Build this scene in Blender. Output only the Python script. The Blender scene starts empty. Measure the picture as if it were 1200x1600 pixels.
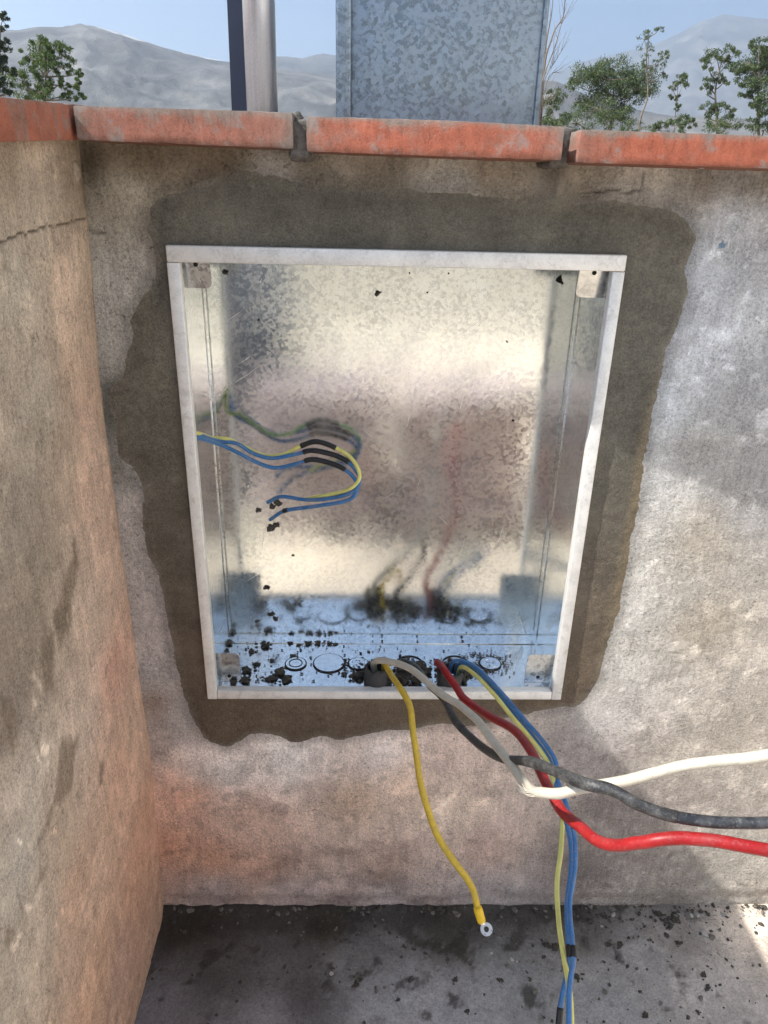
import bpy, bmesh, math, random
import numpy as np
from mathutils import Vector, Matrix

random.seed(7)
RNG = np.random.default_rng(11)
scene = bpy.context.scene
COL = scene.collection

# ------------------------------------------------------------------ camera
F_PX = 1150.0                       # focal length in pixels of the 1200x1600 photograph
PITCH, ROLL, YAW = 0.42357, 0.02485, 0.03557
CAM = np.array([0.21124, -0.84920, 0.67016])


def cam_axes():
    cy, sy = math.cos(YAW), math.sin(YAW)
    f0 = np.array([sy, cy, 0.0]); r0 = np.array([cy, -sy, 0.0])
    fw = f0 * math.cos(PITCH) - np.array([0, 0, 1.0]) * math.sin(PITCH)
    up = np.cross(r0, fw)
    r = r0 * math.cos(ROLL) + up * math.sin(ROLL)
    u = -r0 * math.sin(ROLL) + up * math.cos(ROLL)
    return r, u, fw


CR, CU, CF = cam_axes()
cd = bpy.data.cameras.new('camera')
cam = bpy.data.objects.new('camera', cd)
COL.objects.link(cam)
m = Matrix(((CR[0], CU[0], -CF[0], CAM[0]), (CR[1], CU[1], -CF[1], CAM[1]),
            (CR[2], CU[2], -CF[2], CAM[2]), (0, 0, 0, 1)))
cam.matrix_world = m
cd.sensor_fit = 'VERTICAL'
cd.sensor_height = 32.0
cd.lens = 32.0 * F_PX / 1600.0
cd.clip_start = 0.02
cd.clip_end = 30000
scene.camera = cam
scene.render.resolution_x = 768
scene.render.resolution_y = 1024

# ------------------------------------------------------------------ world, sun, exposure
SUN = np.array([-1.0, -0.29, 1.25]); SUN /= np.linalg.norm(SUN)      # towards the sun
ELEV = math.asin(SUN[2]); AZ = math.atan2(SUN[0], SUN[1])
world = bpy.data.worlds.new('World')
scene.world = world
world.use_nodes = True
wn = world.node_tree
sky = wn.nodes.new('ShaderNodeTexSky')
sky.sky_type = 'NISHITA'
sky.sun_disc = False
sky.sun_elevation = ELEV
sky.sun_rotation = AZ % (2 * math.pi)
sky.altitude = 2300
sky.air_density = 1.0
sky.dust_density = 0.5
sky.ozone_density = 2.0
bg = wn.nodes['Background']
bg.inputs['Strength'].default_value = 0.070
wn.links.new(sky.outputs[0], bg.inputs['Color'])

sd = bpy.data.lights.new('sun', 'SUN')
sun = bpy.data.objects.new('sun', sd)
COL.objects.link(sun)
sd.energy = 5.0
sd.angle = math.radians(0.55)
sd.color = (1.0, 0.95, 0.87)
sun.rotation_euler = Vector(SUN).to_track_quat('Z', 'Y').to_euler()
sun.location = (-3, -1, 6)

scene.view_settings.view_transform = 'Standard'
scene.view_settings.look = 'None'
scene.view_settings.gamma = 1.0
scene.view_settings.use_curve_mapping = False
scene.view_settings.exposure = 1.15
scene.cycles.max_bounces = 12
scene.cycles.diffuse_bounces = 4
scene.cycles.glossy_bounces = 12
scene.cycles.volume_bounces = 2
scene.cycles.sample_clamp_indirect = 6.0


# ------------------------------------------------------------------ pixel helpers
def ray(x, y):
    return CF + CR * (x - 600) / F_PX - CU * (y - 800) / F_PX


def at(x, y, t):
    return CAM + ray(x, y) * t


def on(x, y, ax, val):
    d = ray(x, y)
    return CAM + d * (val - CAM[ax]) / d[ax]


# ------------------------------------------------------------------ noise
_perm = RNG.permutation(256).astype(np.int64)
_perm = np.concatenate([_perm, _perm, _perm])
_grad = RNG.normal(size=(256, 3)); _grad /= np.linalg.norm(_grad, axis=1)[:, None]


def perlin(x, y, z=0.0):
    x = np.asarray(x, float); y = np.asarray(y, float); z = np.zeros_like(x) + z
    xi, yi, zi = np.floor(x), np.floor(y), np.floor(z)
    xf, yf, zf = x - xi, y - yi, z - zi
    xi = xi.astype(np.int64) & 255; yi = yi.astype(np.int64) & 255; zi = zi.astype(np.int64) & 255
    fade = lambda t: t * t * t * (t * (t * 6 - 15) + 10)
    u, v, w = fade(xf), fade(yf), fade(zf)

    def g(a, b, c):
        h = _perm[_perm[_perm[(xi + a) & 255] + ((yi + b) & 255)] + ((zi + c) & 255)]
        gr = _grad[h]
        return gr[..., 0] * (xf - a) + gr[..., 1] * (yf - b) + gr[..., 2] * (zf - c)
    x00 = g(0, 0, 0) * (1 - u) + g(1, 0, 0) * u
    x10 = g(0, 1, 0) * (1 - u) + g(1, 1, 0) * u
    x01 = g(0, 0, 1) * (1 - u) + g(1, 0, 1) * u
    x11 = g(0, 1, 1) * (1 - u) + g(1, 1, 1) * u
    return ((x00 * (1 - v) + x10 * v) * (1 - w) + (x01 * (1 - v) + x11 * v) * w) * 1.6


def fbm(x, y, z=0.0, oct=4, gain=0.5):
    s = 0; a = 1.0; tot = 0
    for i in range(oct):
        s = s + a * perlin(np.asarray(x) * 2 ** i + 13.1 * i, np.asarray(y) * 2 ** i + 7.7 * i, np.asarray(z) * 2 ** i + 3.3 * i)
        tot += a; a *= gain
    return s / tot


def sstep(a, b, x):
    t = np.clip((x - a) / (b - a), 0, 1)
    return t * t * (3 - 2 * t)


def lin(c):
    c = np.asarray(c, float) / 255.0
    return np.where(c <= 0.04045, c / 12.92, ((c + 0.055) / 1.055) ** 2.4)


def poly_sdf(px, py, poly):
    """signed distance, positive inside"""
    poly = np.asarray(poly, float)
    n = len(poly)
    d = np.full(px.shape, 1e9); inside = np.zeros(px.shape, bool)
    for i in range(n):
        a = poly[i]; b = poly[(i + 1) % n]
        e = b - a
        w0 = px - a[0]; w1 = py - a[1]
        t = np.clip((w0 * e[0] + w1 * e[1]) / (e @ e + 1e-12), 0, 1)
        d = np.minimum(d, np.hypot(w0 - t * e[0], w1 - t * e[1]))
        c = ((a[1] <= py) != (b[1] <= py))
        with np.errstate(divide='ignore', invalid='ignore'):
            xx = a[0] + (py - a[1]) * e[0] / (e[1] if e[1] != 0 else 1e-12)
        inside ^= c & (px < xx)
    return np.where(inside, d, -d)


def line_dist(px, py, pts):
    pts = np.asarray(pts, float); d = np.full(px.shape, 1e9)
    for a, b in zip(pts[:-1], pts[1:]):
        e = b - a
        t = np.clip(((px - a[0]) * e[0] + (py - a[1]) * e[1]) / (e @ e), 0, 1)
        d = np.minimum(d, np.hypot(px - a[0] - t * e[0], py - a[1] - t * e[1]))
    return d


# ------------------------------------------------------------------ object helpers
def wloc(o):
    v = Vector((0, 0, 0))
    while o is not None:
        v = v + Vector(o.location); o = o.parent
    return v


def tag(o, label=None, cat=None, group=None, kind=None):
    if label: o['label'] = label
    if cat: o['category'] = cat
    if group: o['group'] = group
    if kind: o['kind'] = kind
    return o


def thing(name, loc, label, cat, group=None):
    o = bpy.data.objects.new(name, None)
    o.empty_display_size = 0.05
    o.location = Vector(loc)
    COL.objects.link(o)
    return tag(o, label, cat, group)


def mesh_np(name, verts, faces, smooth=True):
    """verts Nx3, faces as an array (quads or tris) or a list of tuples"""
    me = bpy.data.meshes.new(name)
    verts = np.asarray(verts, np.float32)
    if isinstance(faces, np.ndarray):
        k = faces.shape[1]
        me.vertices.add(len(verts)); me.vertices.foreach_set('co', verts.ravel())
        me.loops.add(faces.size); me.loops.foreach_set('vertex_index', faces.ravel().astype(np.int32))
        me.polygons.add(len(faces))
        me.polygons.foreach_set('loop_start', np.arange(0, faces.size, k, dtype=np.int32))
        me.update(calc_edges=True)
    else:
        me.from_pydata([tuple(map(float, v)) for v in verts], [], [tuple(f) for f in faces])
    me.polygons.foreach_set('use_smooth', np.full(len(me.polygons), bool(smooth)))
    me.validate()
    me.update()
    return me


def obj(name, verts, faces, mat, parent=None, loc=None, smooth=True, col=None, extra=None):
    """verts in world space; the object sits at loc (or at its parent's place)"""
    base = wloc(parent) if parent is not None else Vector((0, 0, 0))
    lo = Vector(loc) if loc is not None else base
    V = np.asarray(verts, float) - np.array(lo)
    me = mesh_np(name, V, faces, smooth)
    if col is not None:
        a = me.attributes.new('col', 'FLOAT_COLOR', 'POINT')
        c = np.ones((len(V), 4), np.float32); c[:, :3] = np.clip(col, 0, 1)
        a.data.foreach_set('color', c.ravel())
    if extra:
        for k, v in extra.items():
            a = me.attributes.new(k, 'FLOAT', 'POINT')
            a.data.foreach_set('value', np.asarray(v, np.float32))
    o = bpy.data.objects.new(name, me)
    COL.objects.link(o)
    if parent is not None:
        o.parent = parent
        o.location = lo - base
    else:
        o.location = lo
    if mat: me.materials.append(mat)
    return o


def grid_faces(nu, nv, keep=None, flip=False):
    i, j = np.meshgrid(np.arange(nu - 1), np.arange(nv - 1), indexing='ij')
    a = i * nv + j
    q = np.stack([a, a + nv, a + nv + 1, a + 1], -1)
    if flip: q = q[..., ::-1]
    q = q.reshape(-1, 4)
    if keep is not None: q = q[keep.ravel()]
    return q


def compact(verts, faces, *attrs):
    used = np.unique(faces)
    re = np.full(len(verts), -1, np.int64); re[used] = np.arange(len(used))
    return (verts[used], re[faces]) + tuple(a[used] for a in attrs)


def box_vf(lo, hi):
    (a, b, c), (d, e, f) = lo, hi
    v = [(a, b, c), (d, b, c), (d, e, c), (a, e, c), (a, b, f), (d, b, f), (d, e, f), (a, e, f)]
    q = [(0, 3, 2, 1), (4, 5, 6, 7), (0, 1, 5, 4), (1, 2, 6, 5), (2, 3, 7, 6), (3, 0, 4, 7)]
    return v, q


def bevel_box(name, lo, hi, bev, mat, parent=None, loc=None, seg=2):
    v, q = box_vf(lo, hi)
    o = obj(name, v, q, mat, parent, loc, smooth=False)
    bm = bmesh.new(); bm.from_mesh(o.data)
    bmesh.ops.bevel(bm, geom=bm.edges[:], offset=bev, segments=seg, affect='EDGES', profile=0.5)
    for f in bm.faces: f.smooth = True
    bm.to_mesh(o.data); bm.free()
    return o


def rough_box(lo, hi, step, r, amp, freq, seed=0.0):
    """box with rounded, worn edges as a dense grid; returns verts, quads"""
    lo = np.array(lo, float); hi = np.array(hi, float)
    n = np.maximum(2, np.ceil((hi - lo) / step).astype(int) + 1)
    V, Fs, off = [], [], 0
    for ax in range(3):
        a, b = (ax + 1) % 3, (ax + 2) % 3
        U, W = np.meshgrid(np.linspace(lo[a], hi[a], n[a]), np.linspace(lo[b], hi[b], n[b]), indexing='ij')
        for s in (0, 1):
            P = np.zeros((U.size, 3)); P[:, a] = U.ravel(); P[:, b] = W.ravel(); P[:, ax] = (lo, hi)[s][ax]
            V.append(P); Fs.append(grid_faces(n[a], n[b], flip=(s == 0)) + off); off += len(P)
    V = np.concatenate(V); Fq = np.concatenate(Fs)
    key = np.round(V / 1e-5).astype(np.int64)
    _, idx, inv = np.unique(key, axis=0, return_index=True, return_inverse=True)
    V = V[idx]; Fq = inv.ravel()[Fq]
    inn = np.clip(V, lo + r, hi - r)
    d = V - inn; L = np.linalg.norm(d, axis=1)[:, None]
    nrm = d / np.maximum(L, 1e-9)
    nz = fbm(V[:, 0] * freq, V[:, 1] * freq, V[:, 2] * freq + seed, 4, 0.55)
    edge = (np.abs(nrm) > 0.25).sum(1) > 1
    chip = np.where(edge, np.minimum(0, fbm(V[:, 0] * freq * .5, V[:, 1] * freq * .5, V[:, 2] * freq * .5 + seed + 9, 3) + .05), 0)
    V = inn + nrm * (r + amp * nz[:, None] + 3 * amp * chip[:, None])
    return V, Fq


def catmull(P, n=8):
    P = np.asarray(P, float)
    Q = np.vstack([2 * P[0] - P[1], P, 2 * P[-1] - P[-2]])
    out = []
    for i in range(1, len(Q) - 2):
        p0, p1, p2, p3 = Q[i - 1], Q[i], Q[i + 1], Q[i + 2]
        for t in np.linspace(0, 1, n, endpoint=False):
            out.append(0.5 * ((2 * p1) + (-p0 + p2) * t + (2 * p0 - 5 * p1 + 4 * p2 - p3) * t * t + (-p0 + 3 * p1 - 3 * p2 + p3) * t ** 3))
    out.append(P[-1])
    return np.array(out)


def tube_vf(path, rad, sides=12, cap=True, twist=0.0):
    path = np.asarray(path, float); n = len(path)
    rad = np.broadcast_to(np.asarray(rad, float), (n,))
    T = np.gradient(path, axis=0); T /= np.linalg.norm(T, axis=1)[:, None] + 1e-12
    ref = np.array([0, 0, 1.0]) if abs(T[0][2]) < .9 else np.array([1.0, 0, 0])
    N = np.cross(T[0], ref); N /= np.linalg.norm(N)
    V = []
    for i in range(n):
        N = N - T[i] * (N @ T[i]); N /= np.linalg.norm(N)
        B = np.cross(T[i], N)
        a = np.linspace(0, 2 * math.pi, sides, endpoint=False) + twist * i
        V.append(path[i] + rad[i] * (np.cos(a)[:, None] * N + np.sin(a)[:, None] * B))
    V = np.concatenate(V)
    Fq = []
    for i in range(n - 1):
        for k in range(sides):
            k2 = (k + 1) % sides
            Fq.append((i * sides + k, i * sides + k2, (i + 1) * sides + k2, (i + 1) * sides + k))
    if cap:
        Fq.append(tuple(range(sides))[::-1]); Fq.append(tuple((n - 1) * sides + k for k in range(sides)))
    return V, Fq


# ------------------------------------------------------------------ materials
class NT:
    def __init__(s, name):
        s.m = bpy.data.materials.new(name); s.m.use_nodes = True
        s.t = s.m.node_tree; s.b = s.t.nodes['Principled BSDF']
        s.tc = s.t.nodes.new('ShaderNodeTexCoord')

    def n(s, typ, **kw):
        nd = s.t.nodes.new('ShaderNode' + typ)
        ins = kw.pop('ins', {})
        for k, v in kw.items(): setattr(nd, k, v)
        for k, v in ins.items(): s.set(nd.inputs[k], v)
        return nd

    def set(s, sock, v):
        if isinstance(v, bpy.types.NodeSocket): s.t.links.new(v, sock)
        elif isinstance(v, (tuple, list, np.ndarray)) and len(v) == 3 and sock.type == 'RGBA': sock.default_value = (*[float(q) for q in v], 1)
        else: sock.default_value = v

    def noise(s, scale, detail=4, rough=.55, dist=0.0, co=None):
        return s.n('TexNoise', ins={'Vector': co or s.tc.outputs['Object'], 'Scale': scale, 'Detail': detail, 'Roughness': rough, 'Distortion': dist}).outputs['Fac']

    def voro(s, scale, feature='F1', co=None, out='Distance', rand=1.0):
        return s.n('TexVoronoi', feature=feature, ins={'Vector': co or s.tc.outputs['Object'], 'Scale': scale, 'Randomness': rand}).outputs[out]

    def ramp(s, fac, stops, interp='LINEAR'):
        r = s.n('ValToRGB', ins={'Fac': fac}); r.color_ramp.interpolation = interp
        el = r.color_ramp.elements
        while len(el) < len(stops): el.new(0.5)
        for e, (p, c) in zip(el, stops):
            e.position = p; e.color = (c, c, c, 1) if np.isscalar(c) else (*c, 1)
        return r.outputs['Color']

    def mix(s, fac, a, b, blend='MIX'):
        nd = s.n('Mix', data_type='RGBA', blend_type=blend)
        s.set(nd.inputs[0], fac); s.set(nd.inputs[6], a); s.set(nd.inputs[7], b)
        return nd.outputs[2]

    def math(s, op, a, b=0.0, clamp=False):
        nd = s.n('Math', operation=op, use_clamp=clamp); s.set(nd.inputs[0], a); s.set(nd.inputs[1], b)
        return nd.outputs[0]

    def attr(s, name, out='Color'):
        return s.n('Attribute', attribute_name=name).outputs[out]

    def bump(s, h, strength=.3, dist=.001, normal=None):
        nd = s.n('Bump', ins={'Height': h, 'Strength': strength, 'Distance': dist})
        if normal is not None: s.set(nd.inputs['Normal'], normal)
        return nd.outputs['Normal']

    def out(s, **kw):
        for k, v in kw.items():
            s.set(s.b.inputs[{'color': 'Base Color', 'rough': 'Roughness', 'metal': 'Metallic', 'normal': 'Normal', 'spec': 'Specular IOR Level', 'trans': 'Transmission Weight', 'coat': 'Coat Weight'}[k]], v)
        return s.m


def mat_plaster(name, fine=1.0, contrast=.40, grain=560, rough=.92):
    t = NT(name)
    c = t.attr('col')
    n1 = t.noise(38, 7, .62); n2 = t.noise(grain, 3, .65); n3 = t.noise(240, 4, .6)
    v = t.math('ADD', t.math('MULTIPLY', n1, .25), t.math('ADD', t.math('MULTIPLY', n2, .42), t.math('MULTIPLY', n3, .33)))
    f = t.ramp(v, [(.36, 1 - contrast * 1.3), (.5, 1.0), (.64, 1 + contrast)])
    c2 = t.mix(1.0, c, f, 'MULTIPLY')
    # worn skim coat, broad and soft
    sk = t.ramp(t.noise(13, 9, .64), [(.515, 0.0), (.56, 1.0)])
    c2 = t.mix(sk, c2, t.mix(1.0, c2, (1.19, 1.19, 1.19), 'MULTIPLY'))
    # vertical brushing
    mp = t.n('Mapping', ins={'Vector': co_of(t), 'Rotation': (.05, .12, 0), 'Scale': (75, 75, 9)}).outputs[0]
    br = t.ramp(t.noise(2.0, 5, .65, 0.0, mp), [(.35, .90), (.65, 1.08)])
    c2 = t.mix(1.0, c2, br, 'MULTIPLY')
    pm = t.ramp(t.noise(170, 4, .62), [(.33, .5), (.38, 1.0)])
    gate = t.ramp(t.noise(9, 4), [(.48, 0.0), (.6, 1.0)])
    c3 = t.mix(gate, c2, t.mix(1.0, c2, pm, 'MULTIPLY'))
    h = t.math('ADD', t.math('MULTIPLY', n3, .6), t.math('ADD', t.math('MULTIPLY', n2, .7), t.math('MULTIPLY', t.noise(120, 4, .6), .7)))
    return t.out(color=c3, rough=rough, normal=t.bump(h, .8 * fine, .0026), spec=.2)


def co_of(t):
    return t.tc.outputs['Object']


def mat_mortar():
    t = NT('fresh_mortar')
    c = t.attr('col')
    n1 = t.noise(480, 3, .7); n2 = t.noise(120, 5, .6); n3 = t.noise(16, 5, .6)
    f = t.ramp(t.math('ADD', t.math('MULTIPLY', n1, .45), t.math('ADD', t.math('MULTIPLY', n2, .3), t.math('MULTIPLY', n3, .25))), [(.36, .5), (.5, 1.0), (.66, 1.6)])
    c2 = t.mix(1.0, c, f, 'MULTIPLY')
    sand = t.ramp(t.voro(520), [(.07, 1.0), (.12, 0.0)])
    sg = t.ramp(t.noise(300, 1), [(.6, 0.0), (.68, .55)])
    c3 = t.mix(t.math('MULTIPLY', sand, sg), c2, (.32, .28, .22))
    return t.out(color=c3, rough=t.ramp(n2, [(.3, .62), (.7, .85)]), normal=t.bump(t.math('ADD', n1, t.math('MULTIPLY', n2, .8)), .5, .0018), spec=.35)


def mat_coping():
    t = NT('coping_cement')
    c = t.attr('col')
    st = t.n('Mapping', ins={'Vector': t.tc.outputs['Object'], 'Scale': (2.5, 1, 1)}).outputs[0]
    n1 = t.noise(48, 7, .7, .3, st); n2 = t.noise(600, 3); n3 = t.noise(42, 7, .72, .4)
    f = t.ramp(t.math('ADD', t.math('MULTIPLY', n1, .6), t.math('MULTIPLY', n2, .4)), [(.33, .62), (.5, 1.0), (.68, 1.3)])
    c2 = t.mix(1.0, c, f, 'MULTIPLY')
    gm = t.ramp(n3, [(.55, 0.0), (.63, .6)])
    c3 = t.mix(gm, c2, t.mix(n1, (.19, .165, .15), (.30, .27, .25)))
    return t.out(color=c3, rough=.85, normal=t.bump(t.math('ADD', n1, t.math('MULTIPLY', n2, .5)), .5, .0016), spec=.3)


def mat_galv(name, scale, base_lo, base_hi, r_lo, r_hi, nrm=.06, dust=.0):
    t = NT(name)
    co = t.tc.outputs['Object']
    wob = t.n('TexNoise', ins={'Vector': co, 'Scale': scale * .9, 'Detail': 3.0}).outputs['Color']
    dv = t.n('VectorMath', operation='MULTIPLY_ADD', ins={0: wob, 1: (1.1 / scale,) * 3, 2: co}).outputs[0]
    vc = t.n('TexVoronoi', ins={'Vector': dv, 'Scale': scale}).outputs['Color']
    sep = t.n('SeparateColor', ins={0: vc})
    v2 = t.n('SeparateColor', ins={0: t.n('TexVoronoi', ins={'Vector': dv, 'Scale': scale * 2.3}).outputs['Color']})
    cell = t.math('ADD', t.math('MULTIPLY', sep.outputs[0], .65), t.math('MULTIPLY', v2.outputs[0], .35))
    big = t.noise(9, 4, .6, .4)
    k = t.math('ADD', cell, t.math('MULTIPLY', t.math('SUBTRACT', big, .5), .9))
    dark = t.ramp(k, [(.22, 1.0), (.56, 0.0)])
    fine = t.noise(scale * 6, 3)
    bc = t.mix(dark, base_hi, base_lo)
    bc = t.mix(1.0, bc, t.ramp(fine, [(.3, .86), (.7, 1.08)]), 'MULTIPLY')
    ro = t.math('ADD', t.math('MULTIPLY', t.math('SUBTRACT', 1.0, dark), r_hi - r_lo), r_lo)
    smear = t.ramp(t.noise(7, 5, .6, .8), [(.42, 0.0), (.7, .10)])
    ro = t.math('ADD', ro, smear)
    for rot, thr in ((.6, .72), (-.8, .73), (1.4, .72)):
        mr = t.n('Mapping', ins={'Vector': co, 'Rotation': (0, rot, 0)}).outputs[0]
        mp = t.n('Mapping', ins={'Vector': mr, 'Scale': (4, 4, 150)}).outputs[0]
        scr = t.ramp(t.noise(1.6, 4, .6, .15, mp), [(thr - .02, 0.0), (thr, 1.0)])
        ro = t.math('ADD', ro, t.math('MULTIPLY', scr, .16))
        bc = t.mix(t.math('MULTIPLY', scr, .5), bc, tuple(np.array(base_lo) * .9))
    # each crystal is tilted a hair
    geo = t.n('NewGeometry')
    off = t.n('VectorMath', operation='SUBTRACT', ins={0: vc, 1: (.5, .5, .5)}).outputs[0]
    nn = t.n('VectorMath', operation='NORMALIZE', ins={0: t.n('VectorMath', operation='MULTIPLY_ADD', ins={0: off, 1: (nrm,) * 3, 2: geo.outputs['Normal']}).outputs[0]}).outputs[0]
    b = t.bump(t.noise(5, 2), .12, .004, nn)
    t.out(color=bc, rough=ro, metal=1.0, normal=b)
    if dust > 0:
        dm = t.ramp(t.noise(16, 6, .7, .4), [(.4, 0.0), (.75, dust)])
        t.out(metal=t.math('SUBTRACT', 1.0, dm))
    return t.m


def mat_simple(name, color, rough=.5, metal=0.0, nscale=80, var=.2, bump=.15, bdist=.0008, spec=.5, dirt=None, dirt_amt=.0, dirt_scale=25):
    t = NT(name)
    n = t.noise(nscale, 5, .6)
    c = t.mix(1.0, tuple(color), t.ramp(n, [(.3, 1 - var), (.7, 1 + var)]), 'MULTIPLY')
    if dirt is not None:
        dm = t.mix(.5, t.ramp(t.noise(dirt_scale, 7, .75, .3), [(.48, 0.0), (.62, dirt_amt)]), t.ramp(t.noise(dirt_scale * 8, 4, .7), [(.56, 0.0), (.64, min(1.0, dirt_amt * 1.8))]))
        c = t.mix(dm, c, tuple(dirt))
    return t.out(color=c, rough=t.math('ADD', t.math('MULTIPLY', n, .15), rough - .07), metal=metal, normal=t.bump(n, bump, bdist), spec=spec)


def mat_streak(name, color, rough, metal, scl, dirt=None, amt=.0):
    t = NT(name)
    mp = t.n('Mapping', ins={'Vector': t.tc.outputs['Object'], 'Scale': scl}).outputs[0]
    n = t.noise(3.0, 6, .7, 0.0, mp); n2 = t.noise(500, 3)
    c = t.mix(1.0, tuple(color), t.ramp(t.math('ADD', t.math('MULTIPLY', n, .7), t.math('MULTIPLY', n2, .3)), [(.3, .72), (.5, 1.0), (.7, 1.16)]), 'MULTIPLY')
    if dirt is not None:
        c = t.mix(t.ramp(t.noise(70, 7, .75, .5), [(.54, 0.0), (.66, amt)]), c, tuple(dirt))
    return t.out(color=c, rough=t.math('ADD', t.math('MULTIPLY', n, .2), rough - .1), metal=metal, normal=t.bump(n, .2, .0006))


M = {}
M['plaster'] = mat_plaster('old_plaster')
M['floor'] = mat_plaster('cement_floor', .8, .3, 520, .8)
M['mortar'] = mat_mortar()
M['coping'] = mat_coping()
M['joint'] = mat_simple('joint_mortar', (.11, .10, .09), .95, nscale=140, var=.5, bump=.7, bdist=.003)
M['galv_box'] = mat_galv('galvanised_box', 250, (.66, .69, .71), (.83, .86, .85), .095, .135, .013, .06)
M['galv_tab'] = mat_galv('galvanised_tab', 180, (.46, .48, .50), (.68, .70, .71), .13, .22, .03, .08)
M['galv_bottom'] = mat_galv('galvanised_bottom', 230, (.76, .80, .84), (.86, .89, .92), .09, .15, .02, .03)
M['galv_cab'] = mat_galv('galvanised_cabinet', 250, (.18, .225, .28), (.265, .335, .425), .34, .42, .08, .04)
M['frame'] = mat_streak('frame_paint', (.74, .74, .73), .42, .2, (14, 200, 14), (.36, .35, .33), .45)
M['pipe'] = mat_streak('galvanised_pipe', (.64, .72, .82), .36, .9, (60, 60, 2))
M['navy'] = mat_simple('navy_paint', (.010, .016, .040), .45, 0, 50, .2, .1)
M['crumb'] = mat_simple('damp_crumbs', (.062, .055, .046), .95, 0, 300, .5, .6, .001)
M['crumb_light'] = mat_simple('dry_crumbs', (.15, .14, .125), .95, 0, 300, .4, .6, .001)
M['chip'] = mat_simple('pale_chips', (.42, .40, .38), .9, 0, 200, .3, .5, .001)
M['blue'] = mat_simple('blue_insulation', (.030, .145, .36), .38, 0, 70, .15, .08, .0005, .45, (.26, .25, .23), .5, 60)
M['yellow'] = mat_simple('yellow_insulation', (.62, .43, .035), .42, 0, 90, .14, .1, .0005, .45, (.26, .21, .11), .6, 70)
M['sleeve'] = mat_simple('yellow_sleeve', (.80, .52, .02), .35, 0, 60, .08, .05)
M['red'] = mat_simple('red_insulation', (.27, .009, .011), .42, 0, 60, .2, .1, .0006, .35, (.30, .09, .085), .45, 45)
M['white'] = mat_simple('white_insulation', (.52, .48, .40), .45, 0, 60, .10, .1, .0006, .4, (.30, .26, .21), .5, 45)
M['black'] = mat_simple('black_insulation', (.016, .018, .022), .42, 0, 60, .3, .25, .001, .5, (.16, .16, .16), .5, 45)
M['worn'] = mat_simple('dusty_tape', (.022, .023, .025), .5, 0, 90, .45, .6, .0016, .5, (.20, .19, .18), .55, 90)
M['tape'] = mat_simple('black_tape', (.009, .009, .010), .42, 0, 120, .3, .4, .001)
M['copper'] = mat_simple('bare_strand', (.45, .40, .36), .4, .9, 120, .2, .1)
M['tin'] = mat_simple('tinned_ring', (.82, .82, .80), .28, 1.0, 120, .1, .05)
M['conduit'] = mat_simple('grey_conduit', (.045, .045, .048), .55, 0, 90, .3, .4, .001, .4, (.05, .045, .04), .7, 40)
M['dark'] = mat_simple('dark_cavity', (.012, .012, .012), .9)


def mat_yg():
    t = NT('green_yellow_insulation')
    a = t.attr('stripe', 'Fac')
    s = t.ramp(a, [(.26, 0.0), (.32, 1.0)])
    n = t.noise(70, 4)
    c = t.mix(s, (.12, .33, .10), (.68, .64, .20))
    return t.out(color=t.mix(1.0, c, t.ramp(n, [(.3, .85), (.7, 1.1)]), 'MULTIPLY'), rough=.4)


M['yg'] = mat_yg()

# ------------------------------------------------------------------ colours mapped from surveyed points
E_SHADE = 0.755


def colour_field(X, Z, pts, power=3.2, warp=.03):
    """X,Z plane coords; pts list of ((x,z), srgb). inverse-distance blend with warped coordinates"""
    wx = X + warp * fbm(X * 9, Z * 9, 2.2, 4); wz = Z + warp * fbm(X * 9, Z * 9, 8.8, 4)
    num = np.zeros(X.shape + (3,)); den = np.zeros(X.shape)
    for (x, z), c in pts:
        w = 1.0 / (np.hypot(wx - x, wz - z) + .012) ** power
        num += w[..., None] * lin(c); den += w
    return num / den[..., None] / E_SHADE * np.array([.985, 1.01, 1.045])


# ================================================================== SETTING
# -- terrace floor
FZ = -0.445
XL_TOP, XL_BOT = -0.078, -0.106


def floor_pts():
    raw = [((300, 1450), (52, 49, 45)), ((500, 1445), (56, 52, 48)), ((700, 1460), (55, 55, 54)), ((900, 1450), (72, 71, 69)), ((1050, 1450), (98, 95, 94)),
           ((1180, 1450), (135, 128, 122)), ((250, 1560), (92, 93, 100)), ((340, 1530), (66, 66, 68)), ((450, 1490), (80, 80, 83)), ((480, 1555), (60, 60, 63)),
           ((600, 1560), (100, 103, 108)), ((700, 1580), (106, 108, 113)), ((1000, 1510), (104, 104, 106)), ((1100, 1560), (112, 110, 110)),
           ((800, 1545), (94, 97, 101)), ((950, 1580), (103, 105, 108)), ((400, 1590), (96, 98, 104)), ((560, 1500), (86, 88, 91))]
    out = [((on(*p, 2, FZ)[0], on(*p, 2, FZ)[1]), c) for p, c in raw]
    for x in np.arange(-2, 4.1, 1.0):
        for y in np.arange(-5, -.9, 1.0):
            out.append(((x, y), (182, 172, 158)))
    for x in (-.05, .2, .5, .8): out.append(((x, -.35), (112, 112, 114)))
    for x in (0, .3, .6): out.append(((x, -.62), (150, 140, 130)))
    out.append(((1.15, -.1), (150, 140, 130))); out.append(((1.3, -.5), (165, 150, 137)))
    return out


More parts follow.
